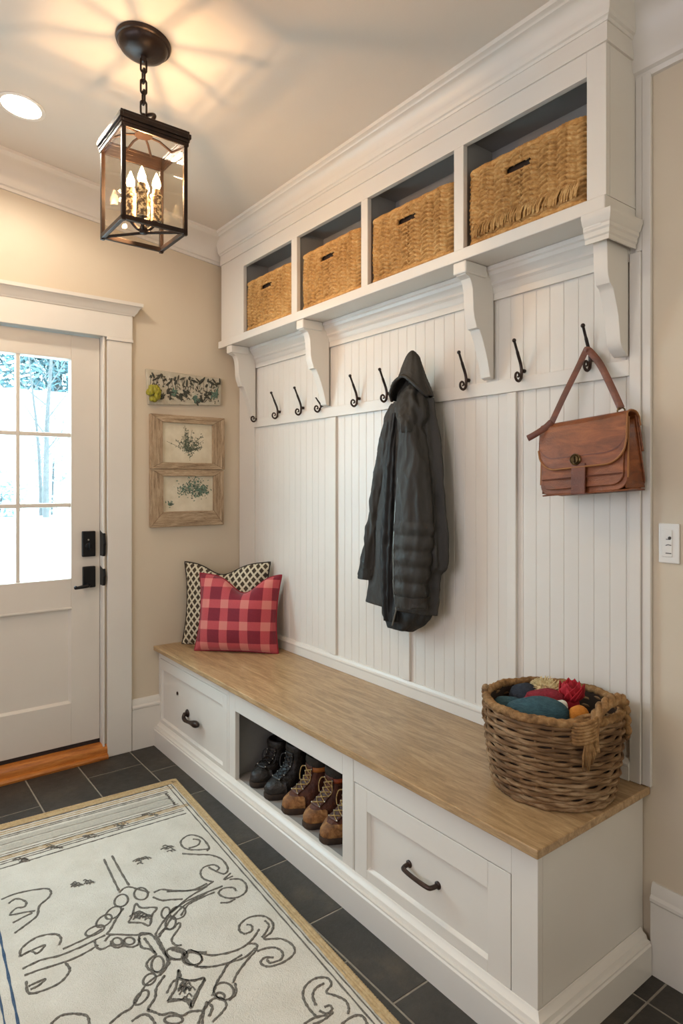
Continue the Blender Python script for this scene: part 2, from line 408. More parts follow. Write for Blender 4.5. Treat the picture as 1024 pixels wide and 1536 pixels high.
for i, (y0, y1) in enumerate(rows):
    js = J.get(i, [.2+.42*k+(.21 if i % 2 else 0) for k in range(11)])
    js = [0]+[j for j in js if 0 < j < XR]+[XR]
    for x0, x1 in zip(js, js[1:]):
        g, c = .0022, .0015
        n = len(b.v)
        b.v += [(x0+g, y0+g, -.004), (x1-g, y0+g, -.004), (x1-g, y1-g, -.004), (x0+g, y1-g, -.004),
                (x0+g+c, y0+g+c, 0), (x1-g-c, y0+g+c, 0), (x1-g-c, y1-g-c, 0), (x0+g+c, y1-g-c, 0)]
        for f in ((4, 5, 6, 7), (0, 1, 5, 4), (1, 2, 6, 5), (2, 3, 7, 6), (3, 0, 4, 7)):
            b.f.append(tuple(n+k for k in f)); b.mi.append(1)
struct(b.build('floor', [M['grout'], M['slate']], smooth=0))

DY0, DY1, DZ = -1.765, -.766, 2.085     # door opening
b = MB(); b.box(-.14, 0, DY1, .12, -.06, 3.2); b.box(-.14, 0, YF-.1, DY0, -.06, 3.2); b.box(-.14, 0, DY0, DY1, DZ, 3.2); b.box(-.14, 0, DY0, DY1, -.06, -.001)
struct(b.build('wall_left', M['paint_wall'], smooth=0))
struct(MB().box(0, XR+.1, 0, .12, -.06, 3.2).build('wall_back', M['paint_wall'], smooth=0))
struct(MB().box(XR, XR+.1, YF-.1, 0, -.06, 3.2).build('wall_right', M['paint_wall'], smooth=0))
WX0, WX1, WZ0, WZ1 = .9, 3.1, .95, 2.3   # window behind the viewer
VY0, VY1 = -2.1, -.7                      # span of the added fill lamp on the far end wall
struct(MB().box(0, XR, YF-.1, YF, -.06, 3.2).build('wall_front', M['paint_wall'], smooth=0))
b = MB(); b.add([(-.14, YF-.1, ceil_z(YF-.1)), (XR+.1, YF-.1, ceil_z(YF-.1)), (XR+.1, .12, ceil_z(.12)), (-.14, .12, ceil_z(.12)),
                 (-.14, YF-.1, 3.3), (XR+.1, YF-.1, 3.3), (XR+.1, .12, 3.3), (-.14, .12, 3.3)],
                [(0, 1, 2, 3), (7, 6, 5, 4), (0, 4, 5, 1), (1, 5, 6, 2), (2, 6, 7, 3), (3, 7, 4, 0)])
struct(b.build('ceiling', M['paint_ceiling'], smooth=0))
# casings on solid walls: window lamp behind the viewer, added fill lamp at the side
w = setting('window_1', (WX0, YF, WZ0)); b = MB()
for (a, c, d, e) in ((WX0-.09, WX0, WZ0-.09, WZ1+.09), (WX1, WX1+.09, WZ0-.09, WZ1+.09), (WX0, WX1, WZ1, WZ1+.09), (WX0, WX1, WZ0-.09, WZ0), (1.97, 2.03, WZ0, WZ1)): b.box(a, c, YF, YF+.03, d, e)
b.build('window_frame', M['paint_white'], w, smooth=0, bevel=.003)
w = setting('side_fill_frame', (XR, VY0, WZ0)); b = MB()
for (a, c, d, e) in ((VY0-.09, VY0, WZ0-.09, WZ1+.09), (VY1, VY1+.09, WZ0-.09, WZ1+.09), (VY0, VY1, WZ1, WZ1+.09), (VY0, VY1, WZ0-.09, WZ0), (-1.43, -1.37, WZ0, WZ1)): b.box(XR-.03, XR, a, c, d, e)
b.build('window_frame', M['paint_white'], w, smooth=0, bevel=.003)

# baseboards
def base_prof(h, t=.016): return [(0, 0), (t, 0), (t, h-.052), (t+.004, h-.046), (t+.004, h-.038), (t-.002, h-.03), (t-.004, h-.012), (.006, h), (0, h)]
def run_base(name, path, h=.25):
    struct(MB().sweep(base_prof(h), path).build(name, M['paint_white'], smooth=30))
run_base('baseboard_left', [(0, -.632, 1, 0, None), (0, -.02, 1, 0, None)], .255)
run_base('baseboard_front', [(0, DY0-.14, 1, 0, None), (0, YF, 1, 1, None), (XR, YF, -1, 1, None)])
run_base('baseboard_back', [(2.347, 0, 0, -1, None), (XR, 0, -1, -1, None), (XR, YF, -1, 1, None)], .25)

# crown mouldings
def cove(bot, proj, top=.02):
    """(out, drop below ceiling) from wall foot of the crown to the ceiling"""
    p = [(0, -bot), (.010, -bot), (.014, -bot+.012), (.024, -bot+.016), (.028, -bot+.024)]
    for i in range(9):
        a = i/8*PI/2; p.append((.030+(proj-.056)*(1-math.cos(a)), -bot+.028+(bot-.05)*math.sin(a)))
    p += [(proj-.02, -.02), (proj-.012, -.016), (proj, -.013), (proj, top), (0, top)]
    return p
zc = lambda y, o, z: ceil_z(y)+z
struct(MB().sweep(cove(.115, .165), [(0, YF, 1, 0, zc), (0, -.001, 1, 0, zc)]).build('trim_1', M['paint_white'], smooth=30), 'white crown moulding over the door wall')
struct(MB().sweep(cove(.17, .115), [(2.302, 0, 0, -1, zc), (XR, 0, 0, -1, zc)]).build('trim_2', M['paint_white'], smooth=30), 'white crown moulding on the wall beside the cabinet')

# door surround
b = MB()
b.box(0, .02, -.756, -.635, 0, 2.06); b.box(0, .02, DY0-.135, DY0-.012, 0, 2.06)
b.box(0, .027, -.76, -.629, 2.06, 2.076); b.box(0, .027, DY0-.141, DY0-.008, 2.06, 2.076)
b.box(0, .0225, DY0-.138, -.632, 2.076, 2.2)
b.box(-.14, .012, -.7765, DY1, 0, DZ); b.box(-.14, .012, DY0, DY0+.0105, 0, DZ); b.box(-.14, .012, DY0, DY1, DZ-.009, DZ)
b.build('trim_3', M['paint_white'], smooth=0, bevel=.0025)['kind'] = 'structure'
cor = [(-.02, 2.194), (.026, 2.194), (.029, 2.203), (.036, 2.21), (.041, 2.222), (.05, 2.236), (.058, 2.24), (.06, 2.256), (-.02, 2.262)]
b = MB(); b.sweep(cor, [(0, DY0-.12, 1, 0, None), (0, -.649, 1, 1, None), (-.012, -.649, 1, 1, None)][:2]+[(0.0, -.649, 0, 1, None)])
struct(b.build('trim_4', M['paint_white'], smooth=30), 'white cornice over the door')
b = MB(); b.prism([(-.13, 0), (.038, 0), (.040, .01), (.036, .02), (.02, .022), (.022, .034), (.018, .05), (.004, .062), (-.012, .066), (-.13, .066)], 'y', DY0+.012, -.757)
struct(b.build('trim_5', M['oak_sill'], smooth=30), 'orange oak threshold under the door')
MB().box(-.1, -.034, DY0+.012, -.778, .066, .084).build('trim_6', M['dark_gap'], smooth=0)['kind'] = 'structure'

# the door
YR, YL, XD = -.7785, -1.752, -.03
d = setting('door_1', (XD, YR, 0))
GY0, GY1, GZ0, GZ1 = -.914, -1.613, .891, 1.953
b = MB()
b.box(XD-.045, XD, GY0, YR, .086, 2.072); b.box(XD-.045, XD, YL, GY1, .086, 2.072)
b.box(XD-.045, XD, GY1, GY0, GZ1, 2.072); b.box(XD-.045, XD, GY1, GY0, .752, GZ0); b.box(XD-.045, XD, GY1, GY0, .086, .288)
b.box(XD-.034, XD-.014, GY1, GY0, .288, .752)
def sticking(b, y0, y1, z0, z1, w, x0, x1):
    """sloped moulding round a rectangular opening in the door"""
    o = [(y0, z0), (y1, z0), (y1, z1), (y0, z1)]; i = [(y0+w, z0+w), (y1-w, z0+w), (y1-w, z1-w), (y0+w, z1-w)]
    b.add([(x1, *p) for p in o]+[(x0, *p) for p in i], [(k, (k+1) % 4, 4+(k+1) % 4, 4+k) for k in range(4)])
sticking(b, GY1, GY0, .288, .752, .011, XD-.0145, XD-.001)
b.box(XD-.012, XD+.004, GY1-.004, GY0+.004, .744, .754)
b.build('door_slab', M['door_paint'], d, smooth=0, bevel=.0018)
b = MB(); sticking(b, GY1, GY0, GZ0, GZ1, .008, XD-.018, XD-.002); b.build('glazing_bead', M['door_paint'], d, smooth=0)
my = [GY0-(GY0-GY1)/3*k for k in (1, 2)]; mz = [1.247, 1.585]
for y in my: MB().box(XD-.034, XD-.004, y-.0095, y+.0095, GZ0, GZ1).build('muntin', M['door_paint'], d, smooth=0, bevel=.004)
for z in mz: MB().box(XD-.032, XD-.005, GY1, GY0, z-.0105, z+.0105).build('muntin', M['door_paint'], d, smooth=0, bevel=.004)
for y0, y1 in zip([GY1]+my[::-1], my[::-1]+[GY0]):
    for z0, z1 in zip([GZ0]+mz, mz+[GZ1]): MB().box(XD-.024, XD-.02, y0, y1, z0, z1).build('glass_pane', M['glass'], d, smooth=0)
k = MB().box(XD, XD+.018, -.866, -.803, .993, 1.118).build('deadbolt_plate', M['black_lock'], d, smooth=0, bevel=.004)
b = MB(); b.lathe([(.0001, 0), (.017, 0), (.017, .006), (.0001, .008)], (XD+.018, -.836, 1.045), 20, 'x'); b.box(XD+.02, XD+.038, -.84, -.832, 1.028, 1.062); b.build('thumb_turn', M['black_lock'], k, bevel=.002)
b = MB(); b.lathe([(.0001, 0), (.004, 0), (.004, .002), (.0001, .002)], (XD+.018, -.838, 1.076), 12, 'x'); b.build('indicator', M['eyelet'], k)
k = MB().box(XD, XD+.018, -.863, -.803, .841, .945).build('lever_plate', M['black_lock'], d, smooth=0, bevel=.004)
b = MB(); b.tube([(XD+.018, -.845, .856), (XD+.045, -.845, .856), (XD+.052, -.85, .8555), (XD+.052, -.875, .853), (XD+.052, -.905, .85)], [.009, .009, .009, .0085, .007], 10); b.ball((XD+.052, -.906, .852), .009, 10, 8)
b.build('lever', M['black_lock'], k)
for z0, z1 in ((.993, 1.12), (.848, .945)):
    b = MB(); zm = (z0+z1)/2; b.prism([(XD-.002, z0), (.012, z0), (.022, z0+.012), (.025, zm-.01), (.028, zm), (.025, zm+.01), (.018, z1-.015), (XD-.002, z1)], 'y', -.7775, -.7645); b.build('strike_plate', M['black_lock'], d, smooth=0, bevel=.002)

# ================================================================== BEYOND THE DOOR
def gz(x): return -.12 if x > -1 else (-.12+(1.14)*min(1, (-1-x)/2.4)**1.1 if x > -3.4 else 1.02)
b = MB(); b.grid(lambda u, v: (-.15-u*11, -9+v*24, gz(-.15-u*11)+.03*math.sin(v*60)*u), 44, 40); o = struct(b.build('ground', M['snow'], smooth=60), 'bright snowy ground sloping up beyond the door')
b = MB(); b.box(-5.2, -5, -5, 6, .9, 2.44); b.box(-5.3, -4.95, -5.05, 6.05, 2.41, 2.45); tag(b.build('garden_wall', M['shed_white'], smooth=0), 'long white garden wall standing in the snow seen through the door', 'wall')
def branch(b, p, d, L, r, depth, rnd):
    pts = [Vector(p)]; dd = Vector(d).normalized()
    for i in range(5):
        dd = (dd+Vector((rnd.uniform(-.06, .06), rnd.uniform(-.05, .05), rnd.uniform(.02, .12)))).normalized(); pts.append(pts[-1]+dd*L/5)
    b.tube(pts, [r*(1-.13*i) for i in range(6)], 6)
    if depth:
        for i in range(2, 6):
            for sgn in (-1, 1):
                if rnd.random() < .75: branch(b, pts[i], (rnd.uniform(-.3, .3), sgn*rnd.uniform(.5, 1), rnd.uniform(.35, 1)), L*rnd.uniform(.3, .5), r*.45, depth-1, rnd)
for (u, r, h, sd, lab) in ((69, .035, 1.9, 3, 'slender bare tree with the thicker pale trunk beyond the door glass'), (62, .022, 1.7, 9, 'thinner bare sapling just behind the thicker trunk beyond the door glass')):
    q = px(u, 778, x=-3.5 if sd == 3 else -3.9); t = thing('bare_tree', lab, 'tree', (q.x, q.y, 1.0), group='bare trees outside the door')
    rnd = random.Random(sd); b = MB(); branch(b, (0, 0, -.05), (0, 0, 1), h, r, 0, rnd); b.build('trunk', M['bark'], t, local=True)
    b = MB()
    for i in range(7):
        z = h*(.35+.08*i); branch(b, (0, 0, z), (rnd.uniform(-.3, .3), (-1) ** i*rnd.uniform(.4, 1), rnd.uniform(.5, 1.1)), h*rnd.uniform(.18, .3), r*.25, 1 if i % 3 == 0 else 0, rnd)
    b.build('branch_crown', M['bark'], t, local=True)
def leafy(b, c, rad, n, size, rnd):
    for i in range(n):
        d = Vector((rnd.gauss(0, 1), rnd.gauss(0, 1), rnd.gauss(0, 1))).normalized()*rnd.random()**.4
        p = Vector((c[0]+d.x*rad[0], c[1]+d.y*rad[1], c[2]+d.z*rad[2])); a = Vector((rnd.gauss(0, 1), rnd.gauss(0, 1), rnd.gauss(0, .6))).normalized()*size*rnd.uniform(.6, 1.4)
        e = a.cross(Vector((rnd.gauss(0, 1), rnd.gauss(0, 1), rnd.gauss(0, 1)))).normalized()*size*.32
        b.add([p-a, p+e, p+a, p-e], [(0, 1, 2, 3)])
rnd = random.Random(5)
for i, (y, x, zt, lab) in enumerate(((-1.1, -6.4, 3.6, 'frosted evergreen above the garden wall in the glass column farther from the lock'), (.45, -6.0, 3.5, 'fuller frosted evergreen showing above the garden wall in the pane by the lock'))):
    t = thing('evergreen_tree', lab, 'tree', (x, y, 1.0), group='evergreens behind the garden wall')
    b = MB(); b.tube([(0, 0, 0), (0, 0, 2)], .08, 8); b.build('trunk', M['bark'], t, local=True)
    b = MB(); leafy(b, (0, 0, zt-1), (.55, 1.0, 1.5), 6500, .07, rnd); b.build('foliage', M['evergreen'], t, local=True, smooth=0)
for (y, x, h, lab) in ((-.62, -3.7, .26, 'low frosted shrub in the snow behind the door muntin'), (-.05, -4.1, .62, 'tall thin frosted shrub right of the bare trees outside')):
    t = thing('frosted_shrub', lab, 'shrub', (x, y, 1.0)); b = MB(); leafy(b, (0, 0, h), (.2, .28, h), 420, .045, rnd); b.build('foliage', M['shrub'], t, local=True, smooth=0)
    b = MB(); b.tube([(0, 0, -.02), (.01, .02, h)], .012, 6); b.build('stem', M['bark'], t, local=True)

# ================================================================== BENCH
YB = -.4875
def shaker(x0, x1, z0, z1, px0, px1, pz0, pz1, y, t=.02, rec=.012):
    b = MB(); yb = y+t
    b.box(x0, px0, y, yb, z0, z1); b.box(px1, x1, y, yb, z0, z1); b.box(px0, px1, y, yb, z0, pz0); b.box(px0, px1, y, yb, pz1, z1); b.box(px0, px1, y+rec, yb, pz0, pz1)
    o = [(px0, pz0), (px1, pz0), (px1, pz1), (px0, pz1)]; g = .006; i = [(px0+g, pz0+g), (px1-g, pz0+g), (px1-g, pz1-g), (px0+g, pz1-g)]
    b.add([(p[0], y+.003, p[1]) for p in o]+[(p[0], y+rec-.0005, p[1]) for p in i], [(k, (k+1) % 4, 4+(k+1) % 4, 4+k) for k in range(4)])
    return b
def face(b, x0, x1, z0, z1, ox0, ox1, oz0, oz1, y, t=.02):
    b.box(x0, ox0, y, y+t, z0, z1); b.box(ox1, x1, y, y+t, z0, z1); b.box(ox0, ox1, y, y+t, z0, oz0); b.box(ox0, ox1, y, y+t, oz1, z1); return b
def carcass(x0, x1, z0, z1, y0, y1, t=.016):
    b = MB(); b.box(x0, x0+t, y0, y1, z0, z1); b.box(x1-t, x1, y0, y1, z0, z1); b.box(x0+t, x1-t, y0, y1, z0, z0+t); b.box(x0+t, x1-t, y0, y1, z1-t, z1); b.box(x0+t, x1-t, y1-t, y1, z0+t, z1-t); return b
Y1 = -.0035
t = thing('drawer_cabinet', 'white bench drawer cabinet by the door wall, with a small curled pull', 'cabinet', (.39, -.24, 0), group='drawer cabinets of the bench')
carcass(.002, .780, .02, .487, YB+.02, Y1).build('carcass', M['paint_white'], t, smooth=0)
face(MB(), .002, .780, .02, .487, .012, .765, .105, .448, YB).build('face_frame', M['paint_white'], t, smooth=0, bevel=.0012)
dr = shaker(.0145, .7625, .1075, .4455, .034, .722, .133, .393, YB+.0004, .0195).build('drawer_front', M['paint_white'], t, smooth=0, bevel=.0015)
yp = YB+.012
b = MB(); b.lathe([(.0001, 0), (.019, 0), (.019, -.004), (.014, -.009), (.008, -.012), (.0075, -.022), (.0001, -.024)], (.335, yp, .247), 20, 'y')
b.tube(spline([(.335, yp-.016, .247), (.345, yp-.026, .236), (.37, yp-.029, .229), (.41, yp-.028, .232), (.45, yp-.026, .238), (.488, yp-.025, .242), (.505, yp-.025, .243)], 4), [.009]*5+[.0095]*4+[.008]*4+[.009, .0105, .012, .0135]+[.0155, .0165, .016, .014, .012, .009, .006, .003][:8], 12)
b.build('pull', M['bronze'], dr)
b = MB(); b.lathe([(.0001, 0), (.008, 0), (.009, -.004), (.0001, -.006)], (.215, yp, .312), 14, 'y'); b.build('key_escutcheon', M['bronze'], dr)
t = thing('open_shoe_cabinet', 'white open-fronted middle section of the bench holding boots', 'cabinet', (1.2, -.24, 0))
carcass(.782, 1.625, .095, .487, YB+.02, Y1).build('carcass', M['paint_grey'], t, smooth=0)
face(MB(), .782, 1.625, .02, .487, .835, 1.569, .1125, .4, YB).build('face_frame', M['paint_white'], t, smooth=0, bevel=.0012)
t = thing('drawer_cabinet', 'white bench drawer cabinet under the wicker basket, with a black bar handle', 'cabinet', (1.97, -.24, 0), group='drawer cabinets of the bench')
carcass(1.627, 2.319, .02, .487, YB+.02, Y1).build('carcass', M['paint_white'], t, smooth=0)
face(MB(), 1.627, 2.319, .02, .487, 1.6305, 2.2435, .1, .4, YB).build('face_frame', M['paint_white'], t, smooth=0, bevel=.0012)
dr = shaker(1.633, 2.241, .1025, .3975, 1.693, 2.17, .147, .328, YB+.0004, .0195).build('drawer_front', M['paint_white'], t, smooth=0, bevel=.0015)
b = MB(); pts = [(1.872, yp, .246), (1.874, yp-.022, .246), (1.884, yp-.031, .245), (1.93, yp-.034, .243), (1.975, yp-.031, .241), (1.985, yp-.022, .241), (1.987, yp, .241)]
b.tube(spline(pts, 6), .0065, 10)
for x, z in ((1.872, .246), (1.987, .241)): b.lathe([(.0001, 0), (.011, 0), (.011, -.003), (.0075, -.006), (.0001, -.006)], (x, yp, z), 16, 'y')
b.build('bar_handle', M['bronze'], dr)
# plinth: a continuous skirting round the bench
pp = [(-.03, 0), (.032, 0), (.032, .082), (.028, .086), (.028, .091), (.020, .093), (.017, .103), (.008, .108), (.003, .116), (-.002, .117), (-.002, .02), (-.03, .02)]
b = MB(); b.sweep([(max(o, .0005), z) for o, z in pp], [(.001, YB, 0, -1, None), (2.3195, YB, 1, -1, None), (2.3195, -.018, 1, 0, None)])
tag(b.build('bench_plinth', M['paint_white'], smooth=30), 'white moulded plinth running along the foot of the bench', 'skirting')
tag(MB().box(.001, 2.339, -.5163, -.0005, .4875, .51).build('worktop', M['oak_top'], smooth=0, bevel=.003), 'long oak worktop of the bench carrying cushions and basket', 'bench top')

# ================================================================== PANELLING
t = thing('beadboard_panelling', 'tall white beadboard panelling with rails behind coat and handbag', 'panelling', (1.15, 0, .511))
x = .003; prof = []
while x < 2.30:
    prof += [(x, -.006), (x+.0462, -.006), (x+.0470, -.0054), (x+.048, -.0042), (x+.049, -.0054)]
    x += .0505
prof.append((2.30, -.006))
b = MB(); n = len(prof); b.add([(p[0], p[1], .511) for p in prof]+[(p[0], p[1], 2.09) for p in prof], [(i, i+1, n+i+1, n+i) for i in range(n-1)])
b.add([(.003, 0, .511), (2.3, 0, .511), (2.3, 0, 2.09), (.003, 0, 2.09)], [(0, 1, 2, 3)])
b.build('beadboard', M['paint_white'], t, smooth=0)
yt = -.0175
for x0, x1, z0, z1 in ((.003, .168, .572, 2.0), (.86, .906, .572, 1.655), (1.352, 1.389, .572, 1.655), (1.862, 1.898, .572, 1.655), (2.287, 2.3195, .511, 2.0)):
    MB().box(x0, x1, yt, -.0055, z0, z1).build('stile', M['paint_white'], t, smooth=0, bevel=.002)
MB().box(.168, 2.287, yt-.001, -.0055, 1.656, 1.702).build('hook_rail', M['paint_white'], t, smooth=0, bevel=.002)
b = MB(); b.prism([(-.0055, .511), (-.021, .511), (-.021, .549), (-.0235, .552), (-.0235, .557), (-.018, .561), (-.014, .57), (-.0055, .572)], 'x', .003, 2.287); b.build('base_rail', M['paint_white'], t, smooth=30)
b = MB(); b.prism([(-.0055, 1.978), (-.0165, 1.978), (-.0165, 2.0), (-.021, 2.006), (-.023, 2.02), (-.03, 2.028), (-.03, 2.036), (-.037, 2.048), (-.046, 2.055), (-.05, 2.066), (-.056, 2.07), (-.056, 2.084), (-.0055, 2.084)], 'x', .003, 2.286); b.build('frieze_moulding', M['paint_white'], t, smooth=30)
MB().box(2.3205, 2.3455, -.0125, 0, .5115, 2.49).build('edge_strip', M['paint_white'], t, smooth=0, bevel=.002)
MB().box(2.3035, 2.3205, -.0125, 0, 2.002, 2.49).build('edge_strip', M['paint_white'], t, smooth=0)

# ================================================================== UPPER CABINET
CX0, CX1, YC = .068, 2.302, -.163
t = thing('cubby_cabinet', 'long white wall cabinet of four open cubbies under the ceiling', 'cabinet', (1.2, -.08, 2.085))
OP = [(.315, .764), (.81, 1.268), (1.308, 1.758), (1.8, 2.245)]
b = MB(); xs = [CX0]
b.box(CX0, OP[0][0], YC, YC+.02, 2.124, 2.62); b.box(OP[3][1], CX1, YC, YC+.02, 2.124, 2.62)
for (a, c), (e, f) in zip(OP, OP[1:]): b.box(c, e, YC, YC+.02, 2.124, 2.466)
b.box(OP[0][0], OP[3][1], YC, YC+.02, 2.466, 2.62)
b.build('face_frame', M['paint_white'], t, smooth=0, bevel=.0015)
b = MB(); b.box(CX0, CX0+.018, YC+.02, -.0065, 2.124, 2.62); b.build('side_panel', M['paint_white'], t, smooth=0)
MB().box(CX1-.018, CX1, YC+.02, -.0065, 2.124, 2.62).build('side_panel', M['paint_white'], t, smooth=0)
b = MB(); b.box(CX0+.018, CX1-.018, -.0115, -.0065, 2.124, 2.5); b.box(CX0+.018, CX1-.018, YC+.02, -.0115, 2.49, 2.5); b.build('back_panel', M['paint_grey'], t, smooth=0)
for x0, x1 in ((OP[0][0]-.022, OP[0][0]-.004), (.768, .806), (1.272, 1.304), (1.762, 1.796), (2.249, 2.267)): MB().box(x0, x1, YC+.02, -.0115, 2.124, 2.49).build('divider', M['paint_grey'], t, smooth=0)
b = MB(); b.box(.045, CX1, -.17, -.0065, 2.085, 2.124); b.build('shelf', M['paint_white'], t, smooth=0, bevel=.003)
fz = [(.0, 2.532), (.006, 2.532), (.006, 2.585), (0, 2.585)]
b = MB(); b.sweep(fz, [(CX0, YC, 0, -1, None), (CX1, YC, 1, -1, None), (CX1, -.0065, 1, 0, None)]); b.build('frieze_board', M['paint_white'], t, smooth=0)
cp = [(0, 2.583), (.009, 2.583), (.012, 2.59), (.018, 2.593), (.02, 2.6)]
for i in range(8):
    a = i/7*PI/2; cp.append((.022+.036*(1-math.cos(a)), 2.603+.052*math.sin(a)))
def cz(y, o, z):
    return z if z < 2.6 else 2.6+(z-2.6)/(2.675-2.6)*(ceil_z(y)+.002-2.6)
cp += [(.06, 2.657), (.064, 2.66), (.074, 2.662), (.076, 2.675), (0, 2.675)]
b = MB(); b.sweep(cp, [(CX0, YC, 0, -1, cz), (CX1, YC, 1, -1, cz), (CX1, -.0065, 1, 0, cz)]); b.build('crown_moulding', M['paint_white'], t, smooth=30)
em = [(0, 2.008), (.005, 2.008), (.005, 2.02), (.009, 2.024), (.010, 2.036), (.014, 2.041), (.0145, 2.05), (.019, 2.056), (.023, 2.068), (.025, 2.072), (.025, 2.083), (.0, 2.0845)]
b = MB(); b.sweep(em, [(CX1-.066, -.152, 0, -1, None), (CX1-.0, -.152, .8, -1, None), (CX1-.0, -.018, 1, 0, None)]); b.build('end_moulding', M['paint_white'], t, smooth=30)

# corbels
cpf = [(.162, 2.084), (.162, 2.046), (.158, 2.04), (.147, 2.037), (.138, 2.032), (.132, 2.02), (.128, 2.0), (.127, 1.965), (.126, 1.94), (.122, 1.918), (.114, 1.902), (.1, 1.893), (.096, 1.886), (.088, 1.866), (.078, 1.842), (.07, 1.815), (.066, 1.79), (.062, 1.765), (.06, 1.748), (.054, 1.735), (.045, 1.727), (.036, 1.722), (.03, 1.716), (.0185, 1.712), (.0185, 2.084)]
cpl = [(.162, 2.084), (.162, 2.046), (.158, 2.04), (.147, 2.037), (.138, 2.032), (.131, 2.02), (.125, 2.0), (.122, 1.96), (.121, 1.93), (.116, 1.905), (.108, 1.885), (.104, 1.872), (.092, 1.87), (.088, 1.862), (.076, 1.84), (.062, 1.805), (.05, 1.77), (.042, 1.74), (.036, 1.714), (.0185, 1.708), (.0185, 2.084)]
for i, (x, lab, pf) in enumerate(((.145, 'white scrolled corbel nearest the door wall', cpl), (.818, 'white scrolled corbel between the third and fourth hooks, left of the coat', cpl), (1.765, 'white scrolled corbel between coat and handbag', cpl), (2.243, 'white scrolled corbel at the open end of the shelf above the handbag', cpf))):
    t = thing('corbel', lab, 'shelf bracket', (x+.02, -.02, 1.71), group='corbels under the cubby shelf')
    b = MB(); b.prism([(-d_, z) for d_, z in pf], 'x', x, x+.042); b.build('bracket', M['paint_white'], t, smooth=28, bevel=.0015)
    b = MB(); b.box(x-.007, x+.049, -.168, -.06, 2.044, 2.0845); b.build('cap_block', M['paint_white'], t, smooth=0, bevel=.005)

# coat hooks
def hook_parts():
    t = thing('coat_hook', 'x', 'coat hook', (0, 0, 0), group='iron coat hooks along the rail')
    yz = [(-.054, .103), (-.047, .088), (-.034, .06), (-.022, .034), (-.017, .012), (-.019, -.008)]
    b = MB(); b.tube(spline([(0, y, z) for y, z in yz], 6), [.0042]*10+[.0052]*21, 8); b.tube([(0, -.012, .012), (0, -.002, .012)], .007, 10); b.build('prong', M['bronze'], t, local=True)
    yz = [(-.0185, -.004), (-.021, -.014), (-.03, -.0225), (-.041, -.0215), (-.0485, -.013), (-.0475, -.002), (-.04, .004), (-.032, .001), (-.031, -.007), (-.037, -.01)]
    b = MB(); p = spline([(0, y, z) for y, z in yz], 6); b.tube(p, [.0052-.0022*i/len(p) for i in range(len(p))], 8); b.build('scroll', M['bronze'], t, local=True)
    b = MB(); b.ball((0, -.0555, .106), .0068, 12, 8); b.build('ball_tip', M['bronze'], t, local=True)
    return t
hk = hook_parts()
HX = [(.203, 'scroll-only dark iron coat hook nearest the door wall'), (.42, 'second dark iron coat hook from the door wall'), (.635, 'third dark iron coat hook from the door wall'), (.795, 'short-pronged dark iron coat hook tucked against the corbel left of the coat'),
      (1.068, 'empty dark iron coat hook just left of the hook beside the coat'), (1.262, 'dark iron coat hook peeking out beside the coat hood'), (1.688, 'empty dark iron coat hook right of the coat, beside a corbel'), (1.925, 'empty dark iron coat hook next left of the handbag'), (2.17, 'dark iron coat hook carrying the leather handbag')]
for i, (x, lab) in enumerate(HX):
    o = dup(hk, (0, 0, 0)) if i < 8 else hk
    o.location = (x, -.0055, 1.708); o['label'] = lab
    if i in (0, 3):
        for c in list(o.children):
            nm = c.name.split('.')[0]
            if nm == 'ball_tip' or (i == 0 and nm == 'prong'): bpy.data.objects.remove(c)
            elif nm == 'prong': c.scale = (1, .8, .42)
# ================================================================== SEAGRASS CUBBY BASKETS
def perim(W, D, r):
    """rounded rectangle as a function of 0..1: x, y, nx, ny ; starts mid front and runs towards +x"""
    segs = [('l', (0, -D/2), (W/2-r, -D/2)), ('a', (W/2-r, -D/2+r), -90), ('l', (W/2, -D/2+r), (W/2, D/2-r)), ('a', (W/2-r, D/2-r), 0), ('l', (W/2-r, D/2), (-W/2+r, D/2)),
            ('a', (-W/2+r, D/2-r), 90), ('l', (-W/2, D/2-r), (-W/2, -D/2+r)), ('a', (-W/2+r, -D/2+r), 180), ('l', (-W/2+r, -D/2), (0, -D/2))]
    Ls = [math.dist(g[1], g[2]) if g[0] == 'l' else r*PI/2 for g in segs]; T = sum(Ls)
    def f(s):
        d = (s % 1)*T
        for g, L in zip(segs, Ls):
            if d <= L: break
            d -= L
        if g[0] == 'l':
            k = d/L if L else 0; tx, ty = (g[2][0]-g[1][0])/L, (g[2][1]-g[1][1])/L
            return g[1][0]+tx*d, g[1][1]+ty*d, ty, -tx
        a = R(g[2])+min(1, d/L)*PI/2; return g[1][0]+r*math.cos(a), g[1][1]+r*math.sin(a), math.cos(a), math.sin(a)
    return f, T
def rope(b, pts, rad, turns, n=10, strands=3, amp=.3):
    """a closed twisted rope"""
    k = len(pts); rs = []
    for i, p in enumerate(pts):
        p = Vector(p); t = (Vector(pts[(i+1) % k])-Vector(pts[i-1])).normalized(); N = Vector((0, 0, 1)); N = (N-t*t.dot(N)).normalized(); B = t.cross(N)
        rs.append([p+(N*math.cos(a)+B*math.sin(a))*rad*(1-amp+amp*abs(math.sin(strands*.5*(a+2*PI*turns*i/k)))) for a in (2*PI*j/n for j in range(n))])
    b.rings(rs, closed=True)
BW, BD, BH = .418, .126, .247
pf, PT = perim(BW, BD, .032)
rw = random.Random(11); wob = [rw.uniform(-1, 1) for _ in range(400)]
